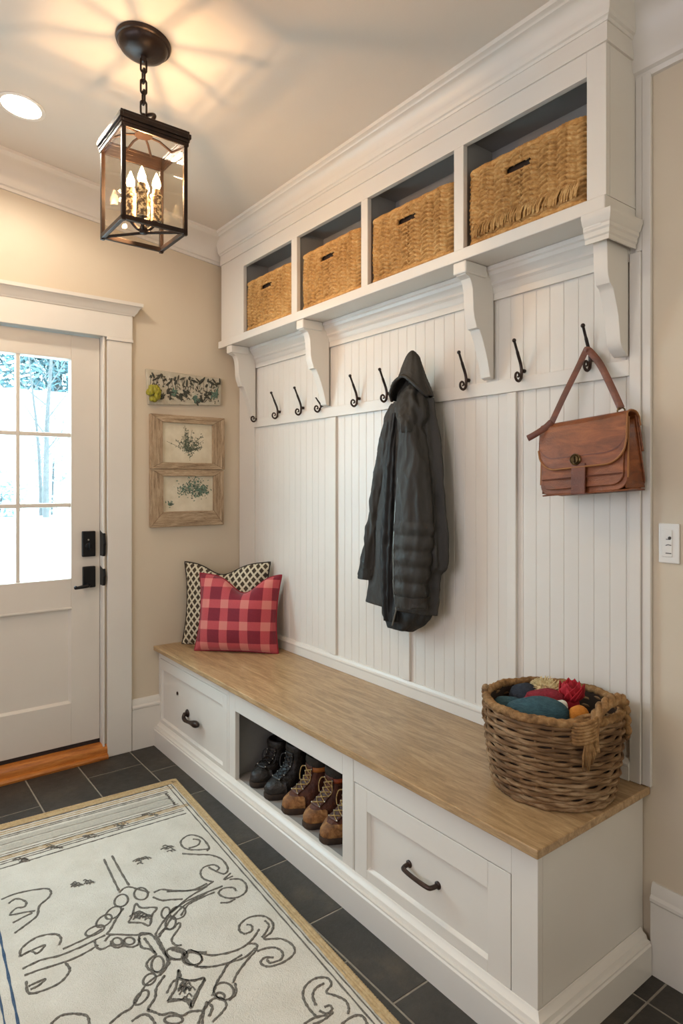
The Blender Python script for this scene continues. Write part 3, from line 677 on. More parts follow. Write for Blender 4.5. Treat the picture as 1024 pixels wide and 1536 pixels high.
def basket_pt(s, v):
    x, y, nx, ny = pf(s); N = 15; rr = v*N; r = int(min(rr, N-.001)); fr = rr-r
    c = s*PT/.031; k = int(c) % 40; fc = c-int(c); sg = 1 if k % 2 else -1; rr = v*N+sg*.7*(fc-.5)+.12*math.sin(c*1.1); r = int(math.floor(rr)); fr = rr-r; ph = c
    h = .0050*abs(math.sin(PI*fc))**.6+.0082*max(0, math.sin(PI*fr))**.7+.0016*wob[(r*23+k*7) % 400]
    if v > .1 and v < .9: h += .0009*math.sin(ph*PI*5+fr*8)
    bow = .004*math.sin(PI*v)
    return (x+nx*(h+bow-.004), y+ny*(h+bow-.004), .008+v*(BH-.016))
t = thing('seagrass_basket', 'woven seagrass basket in the cubby nearest the door wall', 'basket', (0, 0, 0), group='seagrass baskets in the cubbies')
LC = PT
def slot(s, v):
    d = ((s+.5) % 1-.5)*PT
    return abs(d+.012) < .045 and .735 < v < .855
b = MB(); b.grid(basket_pt, 480, 190, skip=slot); o = b.build('weave', M['seagrass'], t, local=True, smooth=180, solid=.008)
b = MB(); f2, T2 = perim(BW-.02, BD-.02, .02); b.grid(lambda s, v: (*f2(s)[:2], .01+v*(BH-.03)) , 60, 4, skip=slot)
b.add([(f2(i/40)[0], f2(i/40)[1], .01) for i in range(40)], [tuple(range(40))]); b.build('lining', M['basket_shade'], t, local=True, smooth=60)  # dark inner box paints the shade inside the basket
for nm, z, ra, off in (('rim_rope', BH-.006, .0105, .001), ('foot_rope', .0095, .009, .0035)):
    b = MB(); rope(b, [(pf(i/420)[0]+pf(i/420)[2]*off, pf(i/420)[1]+pf(i/420)[3]*off, z+.0012*math.sin(i*.23)) for i in range(420)], ra, 34); b.build(nm, M['seagrass_rope'], t, local=True, smooth=180)
b = MB(); x0, x1, z0, z1 = -.061, .037, .735, .855
zz = lambda v: .008+v*(BH-.016)
b.tube([(x0, -BD/2-.004, zz(z0)), (x1, -BD/2-.004, zz(z0)), (x1, -BD/2-.004, zz(z1)), (x0, -BD/2-.004, zz(z1))], .0045, 6, closed=True); b.build('handle_hole_edge', M['seagrass_rope'], t, local=True)
labs = ['woven seagrass basket in the cubby nearest the door wall', 'woven seagrass basket in the second cubby from the door wall', 'woven seagrass basket in the third cubby, above the hanging coat', 'woven seagrass basket with fringed foot in the cubby above the handbag']
for i, (a, c) in enumerate(OP):
    o = t if i == 0 else dup(t, (0, 0, 0))
    o.location = ((a+c)/2+(.0, .004, -.003, .0)[i], -.086, 2.1245); o.rotation_euler = (0, 0, R((.6, -.5, .4, -.3)[i])); o['label'] = labs[i]
b = MB(); rf = random.Random(4)
for i in range(150):
    x = -.19+.38*rf.random(); z = .022+rf.random()*.012; b.tube([(x, -BD/2-.013, z), (x+.006, -BD/2-.018, z+.016), (x+.016, -BD/2-.016, z+.036)], [.0022, .002, .0008], 4)
fr = b.build('fringe', M['seagrass'], o, local=True)

# ================================================================== WILLOW BASKET ON THE BENCH
BX, BY, BZ = 2.166, -.208, .5105
def bell(a, v):
    """outline of the round-cornered willow basket: angle, height 0..1"""
    w = .156+.024*v**.8+.007*math.sin(PI*v); dd = .150+.024*v**.8+.007*math.sin(PI*v)
    x, y = w*math.cos(a), dd*math.sin(a); c, s = math.cos(R(14)), math.sin(R(14))
    return x*c-y*s, x*s+y*c
HB = .235
t = thing('willow_basket', 'round brown willow basket full of yarn standing on the bench end', 'basket', (BX, BY, BZ))
b = MB(); NS = 26; NR = 21
for k in range(NR):
    v = (k+.6)/NR; pts = []
    for i in range(176):
        a = 2*PI*i/176; wv = math.sin(NS*a*.5+PI*k)*.0042; x, y = bell(a, v); L = math.hypot(x, y)
        pts.append((x*(1+wv/L), y*(1+wv/L), v*HB+.0016*math.sin(a*5+k*1.7)+.0012*math.sin(a*11+k)))
    b.tube(pts, .0066+.0006*math.sin(k*2.1), 7, closed=True, flat=(.92, .85))
b.build('weave', M['willow'], t, local=True, smooth=180)
b = MB(); b.grid(lambda s, v: tuple(c*.955 for c in bell(2*PI*s, v))+(.004+v*HB*.97,), 64, 6); b.add([tuple(c*.95 for c in bell(2*PI*i/40, 0))+(.012,) for i in range(40)], [tuple(range(40))]); b.build('inner_shade_shell', M['basket_shade'], t, local=True)  # dark shell added behind the weave so its gaps read as shaded
for i in range(NS):
    a = 2*PI*i/NS; b = MB(); b.tube([(*bell(a, v), v*HB) for v in (0.02, .25, .5, .75, 1)], .0042, 6); b.build('stake', M['willow'], t, local=True)
b = MB(); rope(b, [(*[c*1.0 for c in bell(2*PI*i/240, 1.0)], HB+.004*math.sin(i*.31)*.4) for i in range(240)], .0125, 16, n=14, strands=3, amp=.3); b.build('rim', M['willow_rope'], t, local=True, smooth=180)
b = MB(); rope(b, [(*[c*1.01 for c in bell(2*PI*i/240, 0)], .008) for i in range(240)], .0085, 22, n=8); b.build('foot_rim', M['willow'], t, local=True, smooth=180)
def handle(a0, a1, h, rad, name, mat, out=.01):
    p0 = Vector((*bell(a0, .93), HB*.93)); p1 = Vector((*bell(a1, .93), HB*.93)); m = (p0+p1)/2; o_ = Vector((m.x, m.y, 0)).normalized()*out
    pts = spline([p0-Vector((0, 0, .05))+o_*.8, p0+o_*.6, p0*.7+m*.3+o_+Vector((0, 0, h*.8)), m+o_*1.2+Vector((0, 0, h)), p1*.7+m*.3+o_+Vector((0, 0, h*.8)), p1+o_*.6, p1-Vector((0, 0, .05))+o_*.8], 8)
    b = MB(); k = len(pts)
    for s_ in range(3):
        pp_ = []
        for i, p in enumerate(pts):
            ph = 2*PI*(i/k*4+s_/3); pp_.append(p+Vector((math.cos(ph)*o_.normalized().x, math.cos(ph)*o_.normalized().y, math.sin(ph)))*rad*.6)
        b.tube(pp_, rad*.75, 7)
    b.build(name, mat, t, local=True, smooth=180)
aR = R(-2)
handle(R(-40), R(14), .062, .0125, 'handle', M['willow_rope'], .014)
handle(R(188), R(205), .03, .007, 'handle', M['willow'], .006)
b = MB(); rk = random.Random(3)          # the lashing and its hanging tail at the front foot of the handle
x, y = bell(R(-45), .9); n_ = Vector((x, y, 0)).normalized()
for i in range(7):
    z = HB*.84+i*.008; b.tube([Vector((x, y, z))+Vector((-n_.y, n_.x, 0))*(.03*math.cos(q))+n_*(.02*math.sin(q)+.004)+Vector((0, 0, .008*math.cos(q))) for q in [2*PI*j/14 for j in range(14)]], .0055, 6, closed=True)
for i in range(11):
    q = rk.uniform(-.016, .016); L = rk.uniform(.045, .085); b.tube([Vector((x, y, HB*.86))+n_*.022+Vector((-n_.y*q*.4, n_.x*q*.4, 0)), Vector((x, y, HB*.86-L*.5))+n_*.026+Vector((-n_.y*q, n_.x*q, 0)), Vector((x, y, HB*.86-L))+n_*.018+Vector((-n_.y*q*.8, n_.x*q*.8, 0))], [.0035, .003, .0015], 5)
b.build('lashing', M['willow_rope'], t, local=True, smooth=180)

# what is in the basket
def skein(name, lab, cat, c, r, sc, rot, mat, n=26, amp=.07):
    b = MB(); m = Matrix.Translation(c) @ Matrix.Rotation(R(rot[2]), 4, 'Z') @ Matrix.Rotation(R(rot[1]), 4, 'Y') @ Matrix.Rotation(R(rot[0]), 4, 'X')
    b.ball((0, 0, 0), r, 110, 60, sc, lambda d: 1+amp*.5*abs(math.sin(n*(d[1]+.5*d[2]*d[0]+.25*math.sin(3*d[0]))))+amp*.7*math.sin(3*d[0]+2*d[1])+amp*.4*math.sin(7*d[2]+4*d[0]))
    b.xform(m); return tag(b.build(name, mat, smooth=180), lab, cat)
q = Vector((BX, BY, BZ+.012))
skein('yarn_skein', 'large teal yarn skein lying at the front of the willow basket', 'yarn', q+Vector((-.004, -.066, .198)), .06, (1.45, .85, .72), (0, -3, 30), M['yarn_teal'])
skein('yarn_skein', 'smaller slate blue yarn skein tucked under the teal one', 'yarn', q+Vector((-.098, -.052, .186)), .045, (1.2, .8, .62), (0, 8, 15), M['yarn_teal'])
skein('yarn_ball', 'navy blue yarn ball against the back of the willow basket', 'yarn', q+Vector((-.108, .022, .205)), .038, (1.15, 1, .85), (10, 0, 0), M['yarn_navy'])
skein('yarn_ball', 'small orange yarn ball beside the teal skein', 'yarn', q+Vector((.088, -.008, .206)), .027, (1, 1, .98), (0, 0, 30), M['yarn_orange'], 22, .05)
skein('yarn_ball', 'tiny white yarn ball behind the teal skein', 'yarn', q+Vector((.038, -.012, .222)), .013, (1.4, 1, 1), (0, 0, 0), M['yarn_white'], 14, .1)
skein('knitted_scarf', 'rolled burgundy knitted scarf between pom-pom and teal skein', 'scarf', q+Vector((-.038, .022, .212)), .042, (1.35, .7, .62), (0, -4, 22), M['yarn_burgundy'], 18, .12)
b = MB(); rk = random.Random(8)
b.ball((0, 0, 0), .036, 40, 24, (1.35, 1, .8))
for i in range(420):
    d = Vector((rk.gauss(0, 1), rk.gauss(0, 1), rk.gauss(0, 1))).normalized(); p = Vector((d.x*1.35, d.y, d.z*.8))*.034; b.tube([p, p+d*.013+Vector((rk.uniform(-.004, .004),)*3)], [.0025, .0012], 4)
b.xform(Matrix.Translation(q+Vector((-.062, .068, .218))))
tag(b.build('pom_pom', M['yarn_cream']), 'fluffy cream pom-pom in the willow basket', 'pom-pom')
b = MB(); rk = random.Random(2)
for i in range(9):
    a = i*2.4; ti = .35+.1*(i % 4); L = .055
    def pet(u, v, a=a, ti=ti): 
        w = math.sin(PI*min(1, .12+v*.92))*.03; x = (u-.5)*2*w; l = v*L; z = l*math.sin(ti+v*.9)+.010*((u-.5)*2)**2; r = l*math.cos(ti+v*.5)
        return (math.cos(a)*r-math.sin(a)*x, math.sin(a)*r+math.cos(a)*x, z+.002*math.sin(20*u+i))
    b.grid(pet, 8, 8)
b.tube([(0, 0, .01), (.002, .002, .05), (-.003, .004, .066)], [.006, .005, .003], 6)
b.ball((0, 0, 0), .022, 16, 10); b.xform(Matrix.Translation(q+Vector((.022, .062, .205))))
tag(b.build('felt_flower', M['yarn_red'], smooth=60, solid=.002), 'bright red felt flower sticking out of the willow basket', 'flower')

# ================================================================== CUSHIONS
def cushion(name, label, W, H, T, chop, mat, loc, rot, group, pipe=None, back=None, skew=0):
    t = thing(name, label, 'cushion', loc, rot, group)
    def P(u, v, s):
        u, v = u*2-1, v*2-1; e = ((1-abs(u)**2.6)*(1-abs(v)**2.6)); th = T/2*max(0, e)**.52
        x = u*W/2*(1-.085*(1-v*v)**1); z = v*H/2*(1-(.06 if v > 0 else .03)*(1-u*u))
        z -= chop*math.exp(-((u+skew)/.42)**2)*max(0, (v+.25)/1.25)**2
        th *= 1+.12*math.sin(4*u+2*v)*(1-abs(v))-.10*v
        return (x, s*(th+.002)+.004*math.sin(7*u)*v*v, z+H/2)
    b = MB(); b.m = 0; b.grid(lambda u, v: P(u, v, -1), 48, 48); b.m = 1 if back else 0; b.grid(lambda u, v: P(u, v, 1), 48, 48)
    b.build('cover', [mat, back] if back else mat, t, local=True, smooth=180, weld=False)
    edge = [P(i/48, 0, 0) for i in range(48)]+[P(1, i/48, 0) for i in range(48)]+[P(1-i/48, 1, 0) for i in range(48)]+[P(0, 1-i/48, 0) for i in range(48)]
    b = MB(); b.tube(edge, .0045, 8, closed=True); b.build('piping', pipe, t, local=True, smooth=180)
    return t
cushion('cushion', 'red plaid cushion in front, leaning on the patterned one', .43, .385, .15, .085, M['plaid'], (.372, -.236, .512), (R(-11), R(0), R(44)), 'cushions in the bench corner', M['red_trim'], M['red_trim'], -.12)
cushion('cushion', 'black and cream trellis cushion behind the red plaid one', .47, .43, .12, .055, M['trellis'], (.226, -.222, .512), (R(-7), R(-1), R(42)), 'cushions in the bench corner', M['piping'], None, .1)

# ================================================================== BOOTS
def boot(label, loc, rz, H, mats, band=None, lacemat=None, high=True, group='boots in the bench cubby', W=1.0, open_=0):
    up, toe, sole, colr, bandm = mats
    t = thing('boot', label, 'boot', loc, (0, 0, R(rz)), group); t.scale = (1.08, .76, .97)
    rowsH = [(.016, -.266, 0, .0455), (.03, -.272, .003, .048), (.046, -.268, .003, .047), (.058, -.252, .002, .044), (.068, -.222, .001, .042), (.078, -.19, -.001, .041), (.09, -.163, -.004, .04), (.105, -.142, -.007, .0385), (.122, -.13, -.01, .0385), (.142, -.126, -.011, .04), (.16, -.126, -.01, .0415)]
    if not high: rowsH = [(z if z < .08 else .08+(z-.08)*.62, a, c, w) for z, a, c, w in rowsH]
    def ring(z, yf, yb, w, n=36, k=1.0, wf=1.0):
        out = []
        for j in range(n):
            a = 2*PI*j/n; cx_, sy = math.sin(a), math.cos(a); m = (yf+yb)/2; hl = (yb-yf)/2
            y = m+hl*math.copysign(abs(sy)**.85, sy); f = (y-yb)/(yf-yb)      # 0 heel .. 1 toe
            ww = w*W*((.8+.22*math.sin(PI*min(1, max(0, f*1.15-.05))**1.2)) if z < .075 else .97)
            nz_ = .0022*mnoise.noise(Vector((cx_*3+loc[0]*50, y*38, z*42)))+.0016*mnoise.noise(Vector((cx_*2, y*14, z*110+loc[0]*9)))
            out.append((math.copysign(abs(cx_)**.8, cx_)*(ww*k+nz_), m+(y-m)*(k+nz_*8), z+nz_*.5*(z > .03)))
        return out
    rows = lerp_rows(rowsH, 34)
    b = MB(); b.rings([ring(*r) for r in rows], cap1=False); b.build('upper', up, t, local=True, smooth=180, solid=.004)
    b = MB(); tr = [r for r in rows if r[0] < .066]
    def half(r): return [(x*1.035, y-.003, z) for x, y, z in ring(*r) if y < -.19]
    hs = [half(r) for r in tr]; n0 = min(len(h) for h in hs if len(h) > 3)
    b = MB(); b.rings([[(x*1.03, (y if y < -.185 else -.185+(y+.185)*0)-.0028, z) for x, y, z in ring(*r)] for r in tr], cap0=False); b.build('toe_cap', toe, t, local=True, smooth=180)
    b = MB(); s0 = ring(.0, -.27, .004, .048, k=1.02); s1 = ring(.02, -.275, .006, .05, k=1.03)
    b.rings([[(x*.97, y, .0) for x, y, z in s0], s0, [(x, y, .008) for x, y, z in s1], s1, [(x*.96, y, .0235) for x, y, z in s1]]); b.build('sole', sole, t, local=True, smooth=30)
    top = rowsH[-1]; z = top[0]
    if bandm:
        b = MB(); b.rings([ring(z-.020, top[1]-.003, top[2]+.003, top[3]*1.05), ring(z-.012, top[1]-.004, top[2]+.004, top[3]*1.08), ring(z-.002, top[1]-.003, top[2]+.003, top[3]*1.05)], False, False); b.build('ankle_band', bandm, t, local=True, smooth=180, solid=.003)
    b = MB(); b.rings([ring(z-.004, top[1]-.001, top[2]+.001, top[3]*1.0), ring(z+.012, top[1]-.006, top[2]+.005, top[3]*1.1), ring(z+.028, top[1]-.004, top[2]+.004, top[3]*1.06), ring(z+.034, top[1]+.004, top[2]-.004, top[3]*.9), ring(z+.022, top[1]+.01, top[2]-.01, top[3]*.78), ring(z-.03, top[1]+.014, top[2]-.012, top[3]*.72)], False, True); b.build('collar', colr, t, local=True, smooth=180)
    # tongue and laces over the instep
    ins = [r for r in lerp_rows(rowsH, 60) if r[0] > .07]
    b = MB(); b.grid(lambda u, v: ((u-.5)*.046*W, ins[min(len(ins)-1, int(v*(len(ins)-1)))][1]-.0045-.002*math.sin(PI*u)+.006*abs(u-.5), ins[min(len(ins)-1, int(v*(len(ins)-1)))][0]+.002), 6, 16); b.build('tongue', up, t, local=True, smooth=180, solid=.003)
    b = MB(); NL = 6 if high else 5; prev = None
    for i in range(NL):
        r = ins[int((i+.3)/NL*(len(ins)-1))]; L_ = Vector((-.021*W, r[1]-.004, r[0]+.001)); R_ = Vector((.021*W, r[1]-.004, r[0]+.001))
        b.m = 1
        for p in (L_, R_): b.ball(p, .0036, 8, 6)
        b.m = 0
        if prev: 
            for a, c in ((prev[0], R_), (prev[1], L_)): b.tube([a, (a+c)/2+Vector((0, -.006, .002)), c], .0026, 6)
        prev = (L_, R_)
    for sg in (-1, 1): b.tube(spline([prev[0] if sg < 0 else prev[1], (sg*.03, prev[0].y-.014, prev[0].z-.004), (sg*.036, prev[0].y-.02, prev[0].z-.03), (sg*.024, prev[0].y-.03, prev[0].z-.05)], 5), .0024, 6)
    b.build('lace', [lacemat, M['eyelet']], t, local=True, smooth=180)
    return t
FZ = .1112
tan = (M['boot_brown'], M['boot_tan'], M['sole'], M['boot_collar'], M['boot_band'])
tan2 = (M['boot_brown'], M['boot_tan'], M['sole'], M['boot_collar'], M['boot_band_red'])
blk = (M['boot_black'], M['boot_black'], M['sole_dark'], M['boot_black'], None)
boot('black laced boot nearest the door, leaning in the shoe cubby', (.885, -.262, FZ), 14, .16, blk, lacemat=M['lace_black'], high=False)
boot('black laced boot with worn brown sole beside the tan boots', (1.045, -.262, FZ), 2, .16, blk, lacemat=M['lace_black'], high=True)
boot('low black boot standing behind the front row in the shoe cubby', (1.205, -.045, FZ), -20, .16, blk, lacemat=M['lace_black'], high=False)
boot('tan work boot with orange ankle band and yellow laces', (1.2, -.265, FZ), -4, .16, tan, lacemat=M['lace'])
boot('tan work boot with rust red ankle band', (1.312, -.26, FZ), 3, .16, tan2, lacemat=M['lace'])
boot('tan work boot at the end of the row, half hidden by the cabinet frame', (1.436, -.268, FZ), 0, .16, tan, lacemat=M['lace'])

# ================================================================== HANDBAG
HBX, HBY, HBZ = 2.207, -.074, 1.322
t = thing('handbag', 'brown leather handbag with flap and turn lock hanging from the hook', 'bag', (HBX, HBY, HBZ))
mt = Matrix.Rotation(R(-4.5), 4, 'Y')
def rr2(x0, x1, z0, z1, r, n=8, top=False):
    """rectangle with rounded lower corners"""
    p = [(x0, z1), (x0, z0+r)]; p += [(x0+r-r*math.cos(a), z0+r-r*math.sin(a)) for a in [i/n*PI/2 for i in range(1, n+1)]]
    p += [(x1-r+r*math.sin(a), z0+r-r*math.cos(a)) for a in [i/n*PI/2 for i in range(0, n)]]; p += [(x1, z0+r), (x1, z1)]; return p
def panel(b, poly, yf, t0, t1):
    """polygon in x,z laid on the slanted face y = yf(x, z), from offset t0 to t1"""
    n = len(poly); b.add([(x, yf(x, z)+t0, z) for x, z in poly]+[(x, yf(x, z)+t1, z) for x, z in poly], [tuple(range(n)), tuple(range(n, 2*n))[::-1]]+[(i, (i+1) % n, n+(i+1) % n, n+i) for i in range(n)])
fy = lambda x, z: -.062+.16*z+.10*x*x*4
by = lambda x, z: .052-.13*z
B = lambda: MB()
b = B(); panel(b, rr2(-.135, .135, .004, .205, .03), fy, 0, .005); b.xform(mt); b.build('front_panel', M['leather'], t, local=True, smooth=30, bevel=.0015)
b = B(); panel(b, rr2(-.135, .135, .004, .208, .03), by, 0, -.005); b.xform(mt); b.build('back_panel', M['leather'], t, local=True, smooth=30, bevel=.0015)
for s in (-1, 1):
    b = B(); b.grid(lambda u, v: (s*(.131-.03*(1-abs(2*u-1))*v), (1-u)*(fy(.13, v*.2)+.004)+u*(by(0, v*.2)-.004), .008+v*.19), 12, 10); b.xform(mt); b.build('gusset', M['leather'], t, local=True, smooth=40, solid=.003)
    b = B(); b.tube([(s*.136, fy(.135, z)+.002, z) for z in (.2, .15, .1, .06, .035)], .0028, 6); b.xform(mt); b.build('edge_piping', M['leather_edge'], t, local=True)
b = B(); b.grid(lambda u, v: ((u-.5)*.26, fy((u-.5)*.26, 0)+.004+v*(by(0, 0)-.008-fy((u-.5)*.26, 0)), .004+.004*math.sin(PI*v)), 20, 6); b.xform(mt); b.build('bottom', M['leather'], t, local=True, solid=.004)
b = B(); panel(b, [(x, z) for x, z in rr2(-.127, .127, .018, .105, .03)], fy, -.0055, -.0005); b.xform(mt); b.build('front_pocket', M['leather'], t, local=True, smooth=30, bevel=.0018)
b = B(); b.box(-.127, .127, -.0005, .001, .05, .0515)
v0 = len(b.v); b2 = B(); b2.grid(lambda u, v: ((u-.5)*.25, fy((u-.5)*.25, .047)-.0062+.001*math.cos(PI*v), .045+v*.005), 20, 3); b2.xform(mt); b2.build('pocket_seam', M['leather_dark'], t, local=True)
def flap(u, v):
    hw = .138*(1-.0*v); x = (u-.5)*2*hw
    # arc length from the back over the top and down the front
    L = .30*v; fl = 0
    if L < .10: y, z = .02-.0*L, .115+L; y = by(0, z)-.001+.007
    elif L < .165: a = (L-.10)/.065*PI; y = .0025+.027*math.cos(a)*.98-.003; z = .208+.012*math.sin(a)
    else: z = .208-(L-.165)*1.0; y = fy(x, z)-.0075
    return (x, y, z)
def flapskip(u, v):
    x = abs(u-.5)*.276; L = .30*v; z = .208-(L-.165)
    if L < .165: return False
    r = .062; zb = .208-.135
    zl = zb+.012*(1-math.cos(min(1, x/.138)*PI/2))
    cx_, cz_ = .138-r, zb+r
    if x > cx_ and z < cz_: return (x-cx_)**2+(z-cz_)**2 > r*r
    return z < zb
NF = 90
def flap2(u, v):
    """lower edge follows the rounded tongue of the flap"""
    x = (u-.5)*.276; r = .062; zb = .076; ax = abs(x)
    ze = zb if ax < .138-r else zb+r-math.sqrt(max(0, r*r-(ax-(.138-r))**2))
    Lmax = .165+(.208-ze); L = v*Lmax
    if L < .10: z = .108+L; y = by(0, z)+.0065
    elif L < .165: a = (L-.10)/.065*PI; y = -.0015+.0275*math.cos(a); z = .208+.012*math.sin(a)
    else: z = .208-(L-.165); y = fy(x, z)-.0085-.003*math.sin(PI*min(1, (L-.165)/.13))
    return (x, y, z)
b = B(); b.grid(flap2, 60, 60); b.xform(mt); fl = b.build('flap', M['leather'], t, local=True, smooth=60, solid=.004)
b = B(); b.tube([Vector(flap2(i/60, 1))+Vector((0, -.001, 0)) for i in range(61)], .0026, 6); b.tube([flap2(1, .3+i/20*.7) for i in range(21)], .0026, 6); b.xform(mt); b.build('flap_edge', M['leather_edge'], fl, local=True)
b = B(); b.grid(lambda u, v: Vector(flap2(u, .885+.012*v))+Vector((0, -.0012, 0)), 50, 2); b.xform(mt); b.build('flap_seam', M['leather_dark'], fl, local=True)
b = B(); panel(b, [(-.022, .086), (-.022, .002), (.022, .002), (.022, .086)], fy, -.0115, -.0062); b.box(-.022, .022, fy(0, 0)-.0105, fy(0, 0)+.05, -.001, .004); b.xform(mt); b.build('closure_tab', M['leather_dark'], t, local=True, smooth=0, bevel=.0015)
b = B(); yc = fy(0, .095)-.011
b.lathe([(.0001, 0), (.0155, 0), (.017, -.003), (.0145, -.006), (.0115, -.004), (.0105, -.007), (.0001, -.0075)], (-.008, yc, .098), 24, 'y'); b.box(-.0105, -.0055, yc-.013, yc-.004, .089, .107); b.xform(mt); b.build('turn_lock', M['brass'], t, local=True)
hkp = Vector((2.17, -.033, 1.733))-Vector((HBX, HBY, HBZ))
rl, rr_ = mt @ Vector((-.103, -.022, .218)), mt @ Vector((.108, -.004, .228))
b = B(); b.tube(spline([rl, rl*.6+hkp*.4+Vector((-.004, -.004, 0)), rl*.2+hkp*.8+Vector((-.006, -.004, .004)), hkp+Vector((-.008, -.006, .004)), hkp+Vector((0, -.008, .012)), hkp+Vector((.01, -.004, .004)), rr_*.25+hkp*.75+Vector((.016, -.004, .004)), rr_*.6+hkp*.4+Vector((.012, -.004, 0)), rr_], 7), .0105, 8, flat=(.22, 1), up=(0, 1, 0)); b.build('strap', M['leather_dark'], t, local=True, smooth=50)
b = B(); b.tube(spline([rl+Vector((.006, -.008, .004)), rl+Vector((-.012, -.016, -.014)), rl+Vector((-.036, -.03, -.032)), rl+Vector((-.058, -.036, -.043))], 5), .0095, 8, flat=(.25, 1), up=(0, 1, .4)); b.build('strap_end', M['leather_dark'], t, local=True, smooth=50)
for p in (rl, rr_):
    b = B(); b.tube([p+Vector((.009*math.cos(a), .003*math.cos(a), .009*math.sin(a)-.006)) for a in [2*PI*i/20 for i in range(20)]], .0024, 6, closed=True); b.build('strap_ring', M['brass'], t, local=True)

# ================================================================== COAT
t = thing('hooded_coat', 'dark charcoal hooded coat hanging from the hook rail', 'coat', (1.43, -.02, .8))
def drape(rows, yc, n=96, steps=90, ripple=(), quilt=None, capb=True, wr=.006, sd=0):
    rs = []; b = MB()
    for k, (v, uL, uR, d, yc) in enumerate(lerp_rows([tuple(r)+(yc,) if len(r) == 4 else r for r in rows], steps)):
        p = px((uL+uR)/2, v, y=yc); dep = depth_of(p); L = (uR-uL)/2*dep/F_PX; a_ = ((uL+uR)/2-U0)/F_PX; pxv = RT[0]-FW[0]*a_*-1*0; 
        pv = Vector((RT[0]-FW[0]*a_, RT[1]-FW[1]*a_)); pv.normalize(); dd = min(d, L*.8/max(.2, abs(pv.y)))
        ax = math.sqrt(max(L*L*.15, L*L-(dd*pv.y)**2))/abs(pv.x); ring = []
        for j in range(n):
            th = 2*PI*j/n; rr = 1
            for (fq, ph, am, tw) in ripple: rr += am*math.sin(fq*th+ph+tw*k/steps)
            if quilt and v > quilt[0]: rr += quilt[2]*(abs(math.sin(PI*(v-quilt[0])/quilt[1]))-.5)
            q_ = Vector((p.x+ax*math.cos(th), p.y+dd*math.sin(th), p.z)); f1 = mnoise.noise(Vector((q_.x*19+sd, q_.y*19, q_.z*5+q_.x*6))); f2_ = mnoise.noise(Vector((q_.x*45, q_.y*45+sd, q_.z*17-q_.x*14)))
            am = 1.5*wr*(-(abs(f1)*2-.5)-.5*(abs(f2_)*2-.5))*min(1, dd/.03)
            ring.append((p.x+(ax*rr+am)*math.cos(th), p.y+(dd*rr+am*1.1)*math.sin(th), p.z+am*.3))
        rs.append(ring)
    b.rings(rs, True, capb); return b
drape([(602, 586, 646, .035), (625, 577, 649, .045), (663, 569, 654, .05), (715, 563, 658, .05), (760, 559, 661, .05), (803, 558, 663, .05), (840, 556, 664, .05), (856, 555, 655, .048), (880, 552, 652, .045), (912, 550, 648, .042)], -.08, ripple=[(5, .4, .05, 1.2), (9, 1.1, .035, -1), (14, 0, .02, 2)]).build('body', M['coat'], t, smooth=180)
drape([(850, 570, 641, .03), (905, 571, 642, .032), (918, 572, 641, .032), (930, 573, 633, .03), (943, 580, 618, .026)], -.075, ripple=[(6, 1, .07, 1), (11, 0, .04, 0)], steps=24).build('lining', M['coat_dark'], t, smooth=180)
drape([(620, 588, 604, .02), (660, 584, 606, .03), (720, 577, 606, .035), (800, 572, 604, .035), (880, 572, 602, .034), (930, 576, 600, .03)], -.105, ripple=[(4, 0, .1, 3), (9, 1, .08, 6), (15, 1, .05, 9)]).build('front_placket', M['coat_dark'], t, smooth=180)
sl = drape([(618, 583, 603, .022), (640, 574, 602, .03), (663, 568, 598, .034), (715, 561, 591, .036), (760, 555, 580, .036), (803, 548, 574, .036), (835, 543.5, 571, .036), (862, 538.5, 567, .036)], -.095, ripple=[(3, 0, .05, 2), (7, 1, .035, 3)]).build('sleeve', M['coat'], t, smooth=180)
drape([(852, 540, 569, .038), (868, 538, 567, .038)], -.095, steps=4).build('cuff', M['coat'], sl, smooth=60)
sr = drape([(626, 608, 632, .034), (645, 601.5, 638, .045), (663, 600, 641, .05), (715, 596.5, 646, .053), (774, 594, 649.5, .053), (803, 592.7, 649, .053), (847, 592.7, 646.5, .052), (880, 592.7, 643, .05), (908, 593, 640.5, .048)], -.122, steps=110, ripple=[(3, .5, .03, 1.5), (8, 0, .018, 2)], quilt=(780, 23, .12), wr=.004).build('sleeve', M['coat'], t, smooth=180)
drape([(893, 592, 643, .053), (908, 592, 641.5, .052), (911, 593, 641, .05)], -.122, steps=6).build('cuff', M['coat'], sr, smooth=60)
drape([(563, 611, 628, .02, -.075), (580, 602, 635, .034, -.085), (600, 595, 640, .044, -.1), (620, 594, 643, .054, -.108), (634, 597, 644, .062, -.112), (646, 599, 643, .068, -.115), (650, 600, 642, .066, -.115)], -.105, ripple=[(4, 0, .05, 1), (9, 2, .05, 2)], capb=False).build('shoulder', M['coat'], t, smooth=180)
